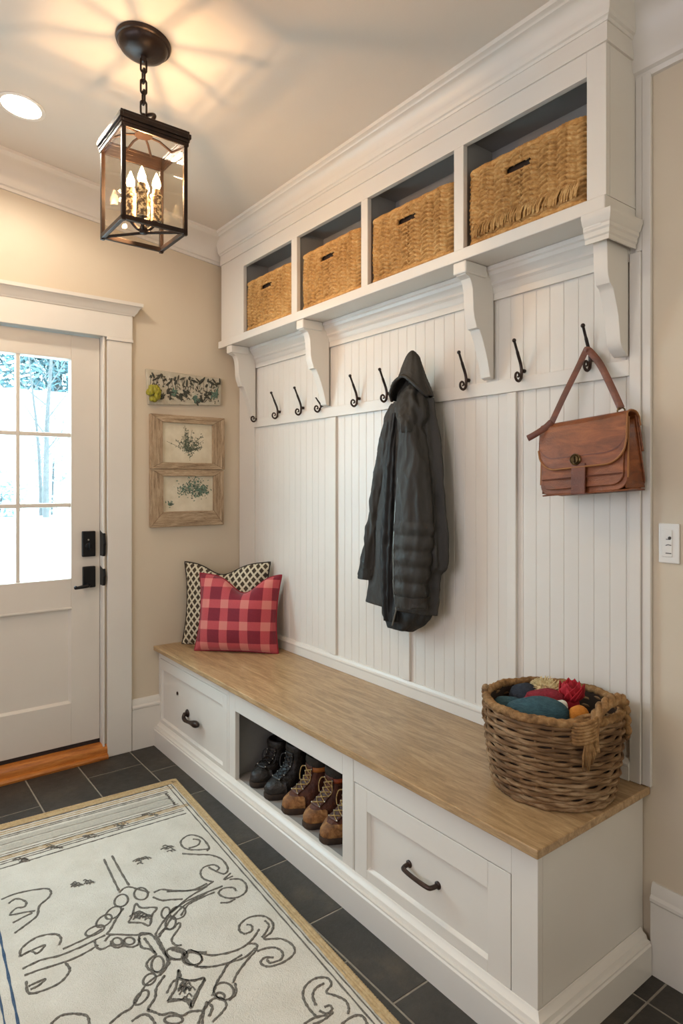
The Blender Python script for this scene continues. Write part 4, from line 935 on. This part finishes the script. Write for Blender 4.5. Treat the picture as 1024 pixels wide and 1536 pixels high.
# hood: a pointed cone open under an arched brim
hw = lerp_rows([(526, 618, 2), (531, 618, 7), (538, 618.5, 11.5), (549, 618, 15.5), (560, 617.5, 19), (572, 616.5, 23.5), (584, 615.5, 29), (597, 615, 34)], 60)
def hood(th, f):
    fr = max(0, -math.sin(th)); vb = 597-31*fr**1.5+(8 if math.sin(th) > .2 else 0)
    v = 526+(min(vb, 597)-526)*f; i = max(0, min(59, int((v-526)/71*60))); k = min(hw, key=lambda r: abs(r[0]-v))
    p = px(k[1], v, y=-.1); dep = depth_of(p); L = k[2]*dep/F_PX; d = min(.075, L*.85); ax = math.sqrt(max(L*L*.2, L*L-(d*.73)**2))/.68
    rp = 1+.04*math.sin(5*th+6*f)+.02*math.sin(11*th)
    return Vector((p.x+ax*rp*math.cos(th), p.y+d*rp*math.sin(th), p.z))
b = MB(); b.grid(lambda u, f: hood(2*PI*u, f), 72, 40); hd = b.build('hood', M['coat'], t, smooth=180, solid=.005)
b = MB(); b.tube([hood(PI+PI*i/40, 1)+Vector((0, -.003, 0)) for i in range(41)], .0068, 8); b.build('hood_brim', M['coat'], hd, smooth=180)
b = MB(); b.tube([px(u, v, y=-.145) for u, v in ((602, 660), (598, 700), (593, 760), (590, 820), (590, 880), (594, 915), (588, 938))], .003, 6); b.build('zip', M['zip'], t)
# ================================================================== ON THE DOOR WALL
def picture(label, y0, y1, z0, z1, oy0, oy1, oz0, oz1, seed, kind):
    t = thing('picture_frame', label, 'picture', (.001, (y0+y1)/2, z0), group='weathered botanical pictures')
    for nm, poly in (('frame_rail', [(y0, z1), (y1, z1), (oy1, oz1), (oy0, oz1)]), ('frame_rail', [(y0, z0), (y1, z0), (oy1, oz0), (oy0, oz0)]), ('frame_stile', [(y0, z0), (y0, z1), (oy0, oz1), (oy0, oz0)]), ('frame_stile', [(y1, z0), (y1, z1), (oy1, oz1), (oy1, oz0)])):
        b = MB(); n = 4; cy, cz_ = sum(p[0] for p in poly)/4, sum(p[1] for p in poly)/4
        sh = [(cy+(p[0]-cy)*.997, cz_+(p[1]-cz_)*.997) for p in poly]
        b.prism(sh, 'x', .001, .024); b.build(nm, M[nm], t, smooth=0, bevel=.003)
    b = MB(); b.box(.0012, .009, oy0-.004, oy1+.004, oz0-.004, oz1+.004)
    rnd = random.Random(seed); W, H = oy1-oy0, oz1-oz0
    def leaf(c, a, s, m):
        b.m = m; d = Vector((0, math.cos(a), math.sin(a)))*s; e = Vector((0, -math.sin(a), math.cos(a)))*s*.42; c = Vector((.0095+.0006*rnd.random(), *c)); b.add([c-d, c+e, c+d, c-e], [(0, 1, 2, 3)])
    def stem(p, q_): b.m = 1; b.tube([(.0094, *p), (.0094, (p[0]+q_[0])/2+rnd.uniform(-.006, .006), (p[1]+q_[1])/2), (.0094, *q_)], .0008, 4)
    if kind == 0:
        base = (oy0+W*.5, oz0+H*.3)
        for i in range(20):
            a = rnd.uniform(-.1, PI+.1); L = rnd.uniform(.05, .135); e = (base[0]+math.cos(a)*L*.95, min(oz1-.012, base[1]+math.sin(a)*L*.9+.02)); stem(base, e)
            for k in range(11): f = rnd.random(); leaf((base[0]+(e[0]-base[0])*f+rnd.uniform(-.012, .012), base[1]+(e[1]-base[1])*f+rnd.uniform(-.010, .010)), rnd.uniform(0, PI), rnd.uniform(.0035, .0085), 2)
        for i in range(22): leaf((base[0]+rnd.gauss(.015, .012), base[1]-.01+rnd.gauss(0, .015)), rnd.uniform(0, PI), rnd.uniform(.003, .008), 2)
    else:
        for (fy_, fz_, s, n) in ((.42, .62, .034, 90), (.62, .74, .042, 170), (.8, .6, .032, 110), (.68, .54, .036, 110), (.14, .22, .014, 30)):
            for i in range(n): leaf((oy0+W*fy_+rnd.gauss(0, s*.62), oz0+H*fz_+rnd.gauss(0, s*.5)), rnd.uniform(0, PI), rnd.uniform(.003, .0085), 3 if rnd.random() < .75 else 2)
        for i in range(5): stem((oy0+W*.66, oz0+H*.4), (oy0+W*rnd.uniform(.4, .85), oz0+H*rnd.uniform(.55, .8)))
    b.build('botanical_print', [M['art_paper'], M['leaf_ink'], M['leaf_ink'], M['leaf_teal']], t, smooth=0)
picture('upper weathered wood frame with a grey branching plant', -.541, -.118, 1.427, 1.712, -.474, -.19, 1.462, 1.672, 3, 0)
picture('lower weathered wood frame with a blue-green leafy plant', -.541, -.124, 1.124, 1.4255, -.47, -.185, 1.204, 1.39, 6, 1)
t = thing('relief_plaque', 'pale plaster plaque with dark leaf relief above the two frames', 'plaque', (.001, -.35, 1.76))
b = MB(); b.prism([(-.562, 1.94), (-.133, 1.93), (-.142, 1.782), (-.549, 1.757)], 'x', .001, .02); b.build('plaque_slab', M['plaster'], t, smooth=0, bevel=.005, seg=3)
rnd = random.Random(12); b = MB(); g = MB()
def rl_leaf(b, y, z, a, l, w): 
    n0 = len(b.v); b.ball((0, 0, 0), 1, 12, 8, (.004, w, l)); b.xform(Matrix.Translation((.021, y, z)) @ Matrix.Rotation(a, 4, 'X'), n0)
for i in range(26):
    y = -.545+.40*(i+.5)/26+rnd.uniform(-.006, .006); z = 1.895+rnd.uniform(-.022, .022); rl_leaf(b, y, z, rnd.uniform(-1.3, 1.3), rnd.uniform(.008, .022), rnd.uniform(.003, .008))
    b.tube([(.021, y, z), (.0205, y+rnd.uniform(-.012, .012), z-.04)], .0012, 4)
for i in range(9):
    y = -.5+.34*(i+.3)/9+rnd.uniform(-.01, .01); z = 1.815+rnd.uniform(-.014, .02)
    for k in range(rnd.choice((10, 14, 20))): b.m = 1 if i % 3 == 2 else 0; rl_leaf(b, y+rnd.gauss(0, .011), z+rnd.gauss(0, .013), rnd.uniform(0, PI), rnd.uniform(.007, .013), rnd.uniform(.003, .006))
b.m = 0
for i in range(150): rl_leaf(b, rnd.uniform(-.545, -.15), rnd.uniform(1.785, 1.915), rnd.uniform(0, PI), rnd.uniform(.004, .009), .0018)
b.build('relief_leaves', [M['leaf_dark'], M['leaf_teal']], t); 
q = px(230, 590, x=.045); b = MB(); rnd = random.Random(9)
for i in range(22):
    d = Vector((abs(rnd.gauss(.4, .5)), rnd.gauss(0, 1), rnd.gauss(0, 1))).normalized(); b.ball(q+Vector((d.x*.014, d.y*.027, d.z*.031)), rnd.uniform(.012, .017), 10, 8, (.9, 1, 1.1))
b.tube([q, (.012, q.y+.01, q.z+.02)], .004, 6)
tag(b.build('flower_ornament', M['lime'], smooth=180), 'yellow-green flower ornament stuck on the corner of the plaque', 'ornament')

# ================================================================== DIMMER SWITCH
t = thing('dimmer_switch', 'white dimmer switch plate on the wall beside the panelling', 'switch', (2.392, -.001, 1.188))
MB().box(2.364, 2.42, -.006, -.0005, 1.135, 1.243).build('switch_plate', M['switch'], t, smooth=0, bevel=.003)
MB().box(2.374, 2.402, -.0085, -.005, 1.152, 1.226).build('rocker', M['switch'], t, smooth=0, bevel=.0015)
b = MB(); b.ball((2.396, -.0095, 1.204), .0042, 10, 8); b.box(2.386, 2.398, -.0095, -.008, 1.199, 1.201); b.build('dimmer_slider', M['switch_dark'], t)
b = MB(); b.box(2.385, 2.40, -.0095, -.008, 1.161, 1.1635); b.tube([(2.385, -.009, 1.183), (2.392, -.0095, 1.186), (2.4, -.009, 1.184)], .001, 5); b.build('air_gap_tab', M['switch_dark'], t)

# ================================================================== PENDANT LANTERN
LX, LY = 1.206, -1.015; LC_ = ceil_z(LY)
t = thing('pendant_lantern', 'black iron glass lantern with four candle bulbs hanging from the ceiling', 'pendant light', (LX, LY, LC_))
def L(x, y, z): return (LX+x, LY+y, z)
b = MB(); b.lathe([(.0001, .002), (.086, .002), (.087, -.006), (.084, -.012), (.078, -.014), (.077, -.02), (.07, -.03), (.05, -.041), (.025, -.047), (.012, -.048), (.0001, -.048)], (0, 0, 0), 48)
b.xform(Matrix.Translation((LX, LY, LC_)) @ Matrix.Rotation(math.atan(-.12), 4, 'X')); b.build('canopy', M['bronze'], t, smooth=40)
ZT = 2.49
b = MB(); b.lathe([(.0001, 0), (.011, 0), (.009, -.012), (.006, -.02), (.0001, -.022)], L(0, 0, LC_-.044), 16); b.build('canopy_loop', M['bronze'], t)
def link(z, w, h, r, ax):
    b = MB(); pts = []
    for i in range(24):
        a = 2*PI*i/24; cx_, s = math.cos(a), math.sin(a); o_ = w*cx_; zz_ = math.copysign(max(0, h-w), s)*(1 if abs(s) > .05 else 0)+w*s
        pts.append(L(o_ if ax else 0, 0 if ax else o_, z+zz_))
    b.tube(pts, r, 8, closed=True); b.build('chain_link', M['bronze'], t, smooth=180)
zt = LC_-.058; nl = 5; zb = ZT+.052; st = (zt-zb)/(nl)
for i in range(nl): link(zt-st*(i+.5), .0095, st*.5+.006, .0034, i % 2)
b = MB(); b.tube([L(.038*math.cos(a), .02*math.cos(a)+.012*math.sin(a), ZT+.028+.022*math.sin(a)) for a in [2*PI*i/28 for i in range(28)]], .006, 8, closed=True); b.tube([L(0, 0, ZT), L(0, 0, ZT+.05)], .007, 10); b.build('top_ring', M['bronze'], t, smooth=180)
b = MB(); b.lathe([(.0001, ZT+.006), (.010, ZT+.004), (.02, ZT-.004), (.027, ZT-.014), (.028, ZT-.02), (.0001, ZT-.02)], (LX, LY, 0), 24); b.build('finial_cap', M['bronze'], t, smooth=40)
S0, S1 = .0985, .1135
def sqring(b, s_out, s_in, z0, z1):
    b.prism([(-s_out, -s_out), (s_out, -s_out), (s_out, s_out), (-s_out, s_out)], 'z', z0, z1) if s_in <= 0 else None
    if s_in > 0:
        for (x0, x1, y0, y1) in ((-s_out, s_out, -s_out, -s_in), (-s_out, s_out, s_in, s_out), (-s_out, -s_in, -s_in, s_in), (s_in, s_out, -s_in, s_in)): b.box(x0, x1, y0, y1, z0, z1)
b = MB(); sqring(b, S1, S1-.0105, 2.447, 2.462); sqring(b, S1-.004, S1-.0115, 2.436, 2.447); sqring(b, S0+.009, S0+.002, 2.424, 2.436); sqring(b, S1-.004, S1-.011, 2.462, 2.472)
for k in range(8):  # spokes added to throw radial shadow streaks on the ceiling
    a = k*PI/4+.2; r = (S1-.008)*(1.0 if k % 2 else 1.02); c, s = math.cos(a), math.sin(a); b.tube([(c*.02, s*.02, ZT-.016), (c*r*.55, s*r*.55, 2.474), (c*r, s*r, 2.458)], .0044, 6)
b.xform(Matrix.Translation((LX, LY, 0))); b.build('roof_frame', M['bronze'], t, smooth=30, bevel=.0015)
for sx in (-1, 1):
    for sy in (-1, 1):
        b = MB(); w = .0062; b.box(LX+sx*S0-w, LX+sx*S0+w, LY+sy*S0-w, LY+sy*S0+w, 2.142, 2.426); b.build('corner_post', M['bronze'], t, smooth=0, bevel=.001)
b = MB(); sqring(b, S0+.0062, S0-.0062, 2.146, 2.16); b.xform(Matrix.Translation((LX, LY, 0))); bf = b.build('bottom_frame', M['bronze'], t, smooth=0, bevel=.001)
for (x0, x1, y0, y1) in ((-S0, S0, -S0-.001, -S0+.001), (-S0, S0, S0-.001, S0+.001), (-S0-.001, -S0+.001, -S0, S0), (S0-.001, S0+.001, -S0, S0)):
    MB().box(LX+x0, LX+x1, LY+y0, LY+y1, 2.16, 2.425).build('glass_pane', M['lantern_glass'], t, smooth=0)
b = MB(); b.lathe([(.0001, 2.152), (.012, 2.155), (.015, 2.168), (.01, 2.18), (.0001, 2.184)], (LX, LY, 0), 16)
for s in (-1, 1): b.tube([L(0, 0, 2.158), L(s*S0, s*S0, 2.152)], .005, 6)
hub = b.build('candle_hub', M['black_iron'], t)
for k in range(4):
    a = PI/4+k*PI/2+.3; r = .04; c, s = math.cos(a)*r, math.sin(a)*r
    b = MB(); b.tube(spline([L(c*.15, s*.15, 2.166), L(c*.5, s*.5, 2.172), L(c*.9, s*.9, 2.19), L(c, s, 2.2)], 5), .006, 8); b.build('candle_arm', M['black_iron'], t)
    cs = MB(); cs.lathe([(.0001, 2.195), (.017, 2.195), (.0165, 2.20), (.0165, 2.272), (.0195, 2.274), (.0195, 2.279), (.013, 2.28), (.013, 2.298), (.0001, 2.298)], L(c, s, 0), 20); cs = cs.build('candle_sleeve', M['candle'], t, smooth=40)
    b = MB(); b.lathe([(.0001, 2.298), (.008, 2.299), (.0135, 2.312), (.0125, 2.324), (.007, 2.339), (.002, 2.352), (.0001, 2.354)], L(c, s, 0), 16); b.build('flame_bulb', M['bulb'], cs, smooth=60)
    ld = bpy.data.lights.new('candle_light', 'POINT'); ld.energy = LAMP_W; ld.color = LAMP_C; ld.shadow_soft_size = .007
    lo = bpy.data.objects.new('candle_light', ld); COL.objects.link(lo); lo.location = L(c*.2, s*.2, (2.245, 2.29, 2.33, 2.365)[k])

# ================================================================== DOWNLIGHTS
def downlight(x, y, lab, w, c_):
    z = ceil_z(y); t = thing('recessed_downlight', lab, 'ceiling light', (x, y, z), group='ceiling downlights')
    m = Matrix.Translation((x, y, z)) @ Matrix.Rotation(math.atan(-.12), 4, 'X')
    b = MB(); b.lathe([(.071, .001), (.086, .001), (.086, -.003), (.08, -.006), (.071, -.003)], n=40, cap=False); b.xform(m); b.build('trim_ring', M['paint_white'], t, smooth=50)
    b = MB(); b.lathe([(.0001, -.0012), (.073, -.0012), (.073, -.0005), (.0001, -.0005)], n=40); b.xform(m); b.build('lens', M['downlight'], t)
    ld = bpy.data.lights.new('downlight_beam', 'SPOT'); ld.energy = w; ld.color = c_; ld.spot_size = R(166); ld.spot_blend = .45; ld.shadow_soft_size = .07
    lo = bpy.data.objects.new('downlight_beam', ld); COL.objects.link(lo); lo.location = (x, y, z-.012)
downlight(.529, -1.242, 'lit round recessed downlight in the ceiling beside the lantern', D1_W, D1_C)
downlight(1.9, -1.6, 'lit round recessed downlight in the ceiling over the rug', D2_W, D2_C)
downlight(.529, -2.5, 'lit round recessed downlight in the ceiling in the corner beyond the door', D3_W, D3_C)

# ================================================================== RUG
A0 = R(-3.3); RO = Vector((.472, -.602, 0)); e1 = Vector((math.cos(A0), math.sin(A0), 0)); e2 = Vector((math.sin(A0), -math.cos(A0), 0)); RL, RW = 2.35, .868
def rp(a, c, z=.0105): p = RO+e1*a+e2*c; return Vector((p.x, p.y, z))
t = thing('runner_rug', 'cream runner rug with charcoal scrollwork on the slate floor', 'rug', (RO.x, RO.y, 0))
b = MB(); nz = random.Random(1)
b.grid(lambda u, v: rp(u*RL, v*RW, .0105+.0008*math.sin(u*170+v*60)*math.sin(v*140)), 120, 60)
b.rings([[rp(0, 0, z), rp(RL, 0, z), rp(RL, RW, z), rp(0, RW, z)] for z in (.0008, .0105)], True, False)
b.build('pile', M['rug'], t, smooth=40)
W_ = MB()
def ribbon(b, pts, w, z=.0125, n=5, sm=True, jit=.0):
    pts = spline(pts, n) if sm else [Vector(p) for p in pts]; vs = []; k = len(pts)
    for i, p in enumerate(pts):
        d = pts[min(i+1, k-1)]-pts[max(i-1, 0)]; d.z = 0
        if d.length < 1e-7: d = Vector((1, 0, 0))
        d.normalize(); nn = Vector((-d.y, d.x, 0)); ww = w/2*(1+.25*math.sin(i*2.3))
        vs += [(p.x+nn.x*ww, p.y+nn.y*ww, z-.0022), (p.x+nn.x*ww*.5, p.y+nn.y*ww*.5, z), (p.x-nn.x*ww*.5, p.y-nn.y*ww*.5, z), (p.x-nn.x*ww, p.y-nn.y*ww, z-.0022)]
    b.add(vs, [(4*i+j, 4*i+j+1, 4*i+j+5, 4*i+j+4) for i in range(k-1) for j in range(3)])
def c1(l): return [px(x/3.303, 1160+y/3.303, z=.0115) for x, y in l]
def c2(l): return [px(250+x/2.926, 1220+y/2.926, z=.0115) for x, y in l]
LN = MB(); GB = MB()
w = .0078
for l in ([(515, 425), (560, 520), (590, 582)], [(555, 408), (600, 490), (640, 555)], [(590, 590), (612, 570), (640, 562), (680, 572), (740, 590)], [(635, 738), (655, 700), (672, 645), (700, 665), (775, 665), (752, 700), (740, 752), (700, 740), (635, 738)],
          [(610, 668), (575, 720), (545, 775), (532, 795), (600, 798), (680, 800), (700, 790), (750, 795)], [(768, 800), (800, 745), (835, 700), (880, 660), (940, 610), (1024, 560)], [(785, 812), (820, 760), (850, 715), (905, 660), (960, 625), (1024, 592)],
          [(760, 590), (800, 575), (860, 580), (950, 578), (1024, 545)], [(758, 612), (800, 628), (850, 625), (905, 622)], [(110, 968), (200, 925), (300, 900), (420, 850), (520, 800)], [(120, 1000), (210, 968), (330, 930), (420, 890), (485, 850)], [(310, 870), (420, 820), (505, 770)],
          [(100, 908), (108, 865), (180, 812), (270, 795), (302, 815), (292, 850)], [(100, 905), (150, 880), (185, 890), (222, 850), (170, 870), (120, 895)], [(130, 1030), (140, 1085), (200, 1080), (290, 1040), (335, 995), (345, 965), (322, 935)], [(140, 1055), (180, 1035), (225, 1018), (190, 1050), (150, 1070)],
          [(5, 625), (90, 592), (220, 570), (252, 585), (240, 615), (195, 655), (182, 705), (120, 755), (70, 792)], [(40, 645), (80, 620), (128, 635), (120, 660), (80, 668), (50, 700), (110, 690), (175, 680)], [(62, 740), (110, 715), (160, 690)],
          [(470, 832), (478, 860), (505, 870), (545, 850), (550, 830)], [(550, 850), (580, 862), (608, 850), (612, 828)], [(612, 852), (650, 860), (685, 845), (690, 815)], [(545, 800), (530, 815), (520, 830)],
          [(690, 802), (740, 795), (775, 825), (800, 870), (830, 920), (815, 965), (790, 985), (745, 975), (725, 945), (745, 915), (772, 895), (745, 872), (705, 862), (688, 830), (690, 802)], [(715, 815), (740, 850), (768, 890)],
          [(770, 800), (790, 830), (815, 880), (840, 930)], [(785, 800), (815, 770), (850, 772), (885, 740), (890, 760), (850, 820), (870, 850), (900, 850)],
          [(840, 935), (800, 990), (760, 1015), (720, 1050), (690, 1100), (650, 1160), (600, 1190), (540, 1242)], [(815, 1000), (775, 1060), (768, 1110), (735, 1160), (740, 1178)], [(1024, 1130), (1000, 1190), (980, 1242)],
          [(830, 1130), (850, 1095), (872, 1055), (884, 972), (890, 1018), (950, 1025), (1012, 1018), (985, 1075), (945, 1160), (938, 1120), (830, 1130)], [(850, 872), (900, 890), (935, 935), (980, 958), (1024, 960)], [(915, 905), (935, 875), (975, 885), (1024, 885)],
          [(250, 1242), (300, 1200), (370, 1190), (430, 1200), (442, 1242)], [(730, 1170), (760, 1180), (800, 1195), (850, 1185), (900, 1200), (940, 1180), (1000, 1175)], [(650, 1230), (700, 1195), (740, 1200), (770, 1242)]): ribbon(LN, c1(l), w)
def oval(cx_, cy, rx, ry, rot=0, f=c1): ribbon(LN, f([(cx_+rx*math.cos(a)*math.cos(rot)-ry*math.sin(a)*math.sin(rot), cy+rx*math.cos(a)*math.sin(rot)+ry*math.sin(a)*math.cos(rot)) for a in [2*PI*i/16 for i in range(17)]]), w*.9)
for o_ in ((600, 630, 36, 28, -.6), (562, 690, 44, 24, -.6), (515, 730, 44, 24, -.6), (470, 778, 50, 20, -.4), (698, 596, 34, 30, 0), (820, 690, 20, 28, .3), (845, 740, 24, 34, .4), (865, 895, 48, 26, .1), (955, 918, 46, 32, .1), (740, 1020, 36, 24, -.7), (700, 1110, 46, 22, -.8), (880, 690, 40, 30, -.4), (640, 830, 26, 18, 0), (580, 832, 24, 18, 0), (780, 945, 30, 40, .2)): oval(*o_)
for o_ in ((250, 780, 44, 38, .2), (45, 615, 46, 26, .2), (110, 635, 44, 30, .1), (30, 905, 40, 18, 0), (235, 800, 20, 14, .3)): oval(*o_, f=c2)
for l in ([(190, 155), (120, 160), (75, 150), (62, 120), (100, 95), (150, 105), (185, 145), (175, 165)], [(95, 152), (135, 140), (145, 118), (115, 112)], [(68, 176), (130, 180), (190, 182), (240, 200), (268, 240), (250, 265), (200, 245), (185, 235)], [(200, 300), (160, 285), (148, 258), (165, 235), (205, 225), (230, 238), (218, 252)],
          [(205, 298), (150, 330), (80, 340), (0, 342)], [(245, 318), (190, 340), (120, 370), (60, 400), (0, 452)], [(210, 345), (140, 375), (95, 400), (60, 450)], [(275, 290), (320, 288), (348, 312), (345, 345), (310, 368), (260, 370), (228, 350), (245, 330), (290, 325), (305, 340)], [(300, 375), (270, 390), (235, 392)], [(280, 262), (250, 290), (290, 275)],
          [(405, 508), (380, 545), (350, 575), (300, 602), (200, 622), (105, 600)], [(390, 590), (340, 632), (270, 655), (200, 672), (130, 672)], [(360, 570), (395, 575), (388, 605), (355, 640), (310, 700), (290, 745)], [(330, 620), (270, 660), (245, 700), (220, 740), (200, 800)],
          [(345, 530), (320, 515), (322, 485), (365, 455), (425, 450), (465, 480), (458, 520), (425, 550), (500, 550), (550, 575), (560, 612), (515, 650), (450, 672), (412, 655), (430, 632), (470, 632)], [(345, 528), (372, 515), (372, 492), (350, 488)], [(395, 605), (440, 590), (480, 590), (508, 610), (500, 640), (455, 655), (440, 640)], [(430, 470), (448, 490), (435, 520), (415, 545)],
          [(655, 890), (620, 850), (598, 800), (610, 755), (655, 722), (705, 722), (722, 750), (700, 785), (745, 800), (785, 822), (798, 855), (795, 880)], [(655, 842), (640, 800), (655, 765), (690, 745)], [(690, 850), (715, 842), (725, 860), (700, 878), (670, 865)], [(600, 925), (650, 895), (705, 885)], [(640, 925), (690, 905), (730, 870)], [(765, 925), (820, 888), (860, 890), (880, 925)],
          [(155, 925), (165, 860), (200, 815), (240, 810), (262, 840), (240, 875), (200, 915)], [(180, 830), (200, 850), (185, 890)], [(300, 745), (302, 790), (270, 820)], [(5, 818), (40, 815), (90, 825), (110, 855)], [(0, 790), (25, 740), (58, 720), (55, 690)], [(60, 725), (110, 735), (165, 722), (140, 770), (105, 840)]): ribbon(LN, c2(l), w)
def blob(f, cx_, cy, rx, ry, seed, n=10):
    rk = random.Random(seed)
    for i in range(n):
        a = rk.uniform(0, 2*PI); r = rk.uniform(.2, .9); x, y = cx_+rx*r*math.cos(a), cy+ry*r*math.sin(a); ribbon(LN, f([(x-rx*.35, y+ry*.2), (x, y-ry*.2), (x+rx*.35, y+ry*.1)]), w*.7, n=3)
for i, (x, y, rx, ry) in enumerate(((700, 430, 46, 22), (835, 370, 40, 18), (375, 556, 32, 18), (436, 538, 28, 15), (590, 255, 46, 18), (742, 207, 44, 10), (450, 310, 40, 10), (272, 365, 46, 16), (105, 425, 50, 14), (705, 705, 55, 28), (915, 1072, 42, 50))): blob(c1, x, y, rx, ry, i, 16 if i > 8 else 9)
# the pattern carries on, mirrored, towards the near end of the rug
def ac(p): q_ = Vector(p)-RO; return q_.x*e1.x+q_.y*e1.y, q_.x*e2.x+q_.y*e2.y
vm = {}; fm = []
for f in LN.f:
    cs = [ac(LN.v[i]) for i in f]
    if all(.9 < a < 1.62 and .06 < c < .76 for a, c in cs): fm.append(f)
base_v = list(LN.v); nb = MB()
for f in fm:
    ids = []
    for i in f:
        if i not in vm:
            a, c = ac(base_v[i]); p = rp(3.24-a, c, base_v[i][2]); vm[i] = len(nb.v); nb.v.append(tuple(p))
        ids.append(vm[i])
    nb.f.append(tuple(ids)); nb.mi.append(0)
LN.add(nb.v, nb.f)
LN.m = 0
# border stripes in the rug's own frame
def stripe(b, a0, c0, a1, c1_, w_, z=.0122, wav=.0): 
    n = 60; ribbon(b, [rp(a0+(a1-a0)*i/n, c0+(c1_-c0)*i/n+wav*math.sin(i*1.3), 0) for i in range(n+1)], w_, z, sm=False)
for c, ww in ((.026, .0045), (.042, .0055)): stripe(LN, .02, c, RL-.02, c, ww)
for a, ww in ((.034, .003), (.085, .006), (.098, .003), (.232, .003), (.268, .003), (.282, .0045), (.31, .006), (.218, .002)): stripe(LN, a, .06, a, RW-.02, ww, wav=.0)
for i in range(14): ribbon(LN, [rp(.1+.008*i, .066+.004*(i % 2), 0), rp(.105+.008*i, .078, 0), rp(.112+.008*i, .07, 0)], .003, n=3)
LN.build('charcoal_pattern', M['rug_line'], t, smooth=60)
b = MB(); stripe(b, .3, .772, RL-.02, .772, .0075); stripe(b, .3, .80, RL-.02, .80, .005); stripe(b, .3, .83, RL-.02, .83, .005); b.build('blue_border', M['rug_blue'], t, smooth=60)
b = MB()
for a0, a1 in ((.118, .148), (.158, .2)): b.add([rp(a0, .075, .0122), rp(a1, .075, .0122), rp(a1, RW-.02, .0122), rp(a0, RW-.02, .0122)], [(0, 1, 2, 3)])
b.build('grey_band', M['rug_grey'], t, smooth=0)
b = MB()
for c0 in (.004, .014): stripe(b, 0, c0, RL, c0, .011, .0145)
for a0 in (.0, .012, .024, .05, .066, .24, .252): stripe(b, a0, .0 if a0 < .04 else .03, a0, RW, .0115 if a0 < .04 else .006, .0145 if a0 < .04 else .0124)
b.build('tan_binding', M['rug_tan'], t, smooth=180)
b = MB(); pts = []
rope(b, [rp(RL*i/500, -.004, .0095) for i in range(500)]+[rp(RL, RW*i/10, .009) for i in range(10)]+[rp(RL-RL*i/20, RW+.004, .0095) for i in range(20)]+[rp(-.003, RW-RW*i/200, .0095) for i in range(200)], .0085, 200, n=8, strands=2, amp=.25)
b.build('braided_edge', M['rug_tan'], t, smooth=180)

# ================================================================== LIGHT, SKY, CAMERA
wd = bpy.data.worlds.new('overcast_sky'); S.world = wd; wd.use_nodes = True
bg = wd.node_tree.nodes['Background']; bg.inputs[0].default_value = SKY_C; bg.inputs[1].default_value = SKY
def area(name, loc, rot, sx, sy, e, c, portal=False):
    ld = bpy.data.lights.new(name, 'AREA'); ld.shape = 'RECTANGLE'; ld.size = sx; ld.size_y = sy; ld.energy = e; ld.color = c
    if portal: ld.cycles.is_portal = True
    o = bpy.data.objects.new(name, ld); COL.objects.link(o); o.location = loc; o.rotation_euler = rot; return o
area('window_daylight', ((WX0+WX1)/2, YF+.004, (WZ0+WZ1)/2), (R(90), 0, 0), WX1-WX0, WZ1-WZ0, WIN_W, WIN_C)
area('side_fill', (XR-.004, (VY0+VY1)/2, (WZ0+WZ1)/2), (0, R(90), 0), WZ1-WZ0, VY1-VY0, SIDE_FILL_W, SIDE_FILL_C)  # fill lamp added on the solid wall to lift the bench end
area('door_portal', (-.12, (GY0+GY1)/2, (GZ0+GZ1)/2), (0, R(-90), 0), GZ1-GZ0, GY0-GY1, 1, (1, 1, 1), True)
cam = bpy.data.cameras.new('camera'); co = bpy.data.objects.new('camera', cam); COL.objects.link(co); S.camera = co
co.location = (CX, CY, CZ); co.rotation_euler = (R(90), 0, R(90)-YAW)
cam.sensor_fit = 'VERTICAL'; cam.sensor_height = 36; cam.lens = F_PX/1536*36; cam.shift_y = -(768-V0)/1536; cam.clip_start = .02
S.view_settings.view_transform = 'Standard'; S.view_settings.look = 'None'; S.view_settings.gamma = 1; S.view_settings.use_curve_mapping = False
S.view_settings.exposure = EXPO
S.cycles.use_denoising = True; S.cycles.max_bounces = 8; S.cycles.diffuse_bounces = 4; S.cycles.transparent_max_bounces = 16; S.cycles.sample_clamp_indirect = 6
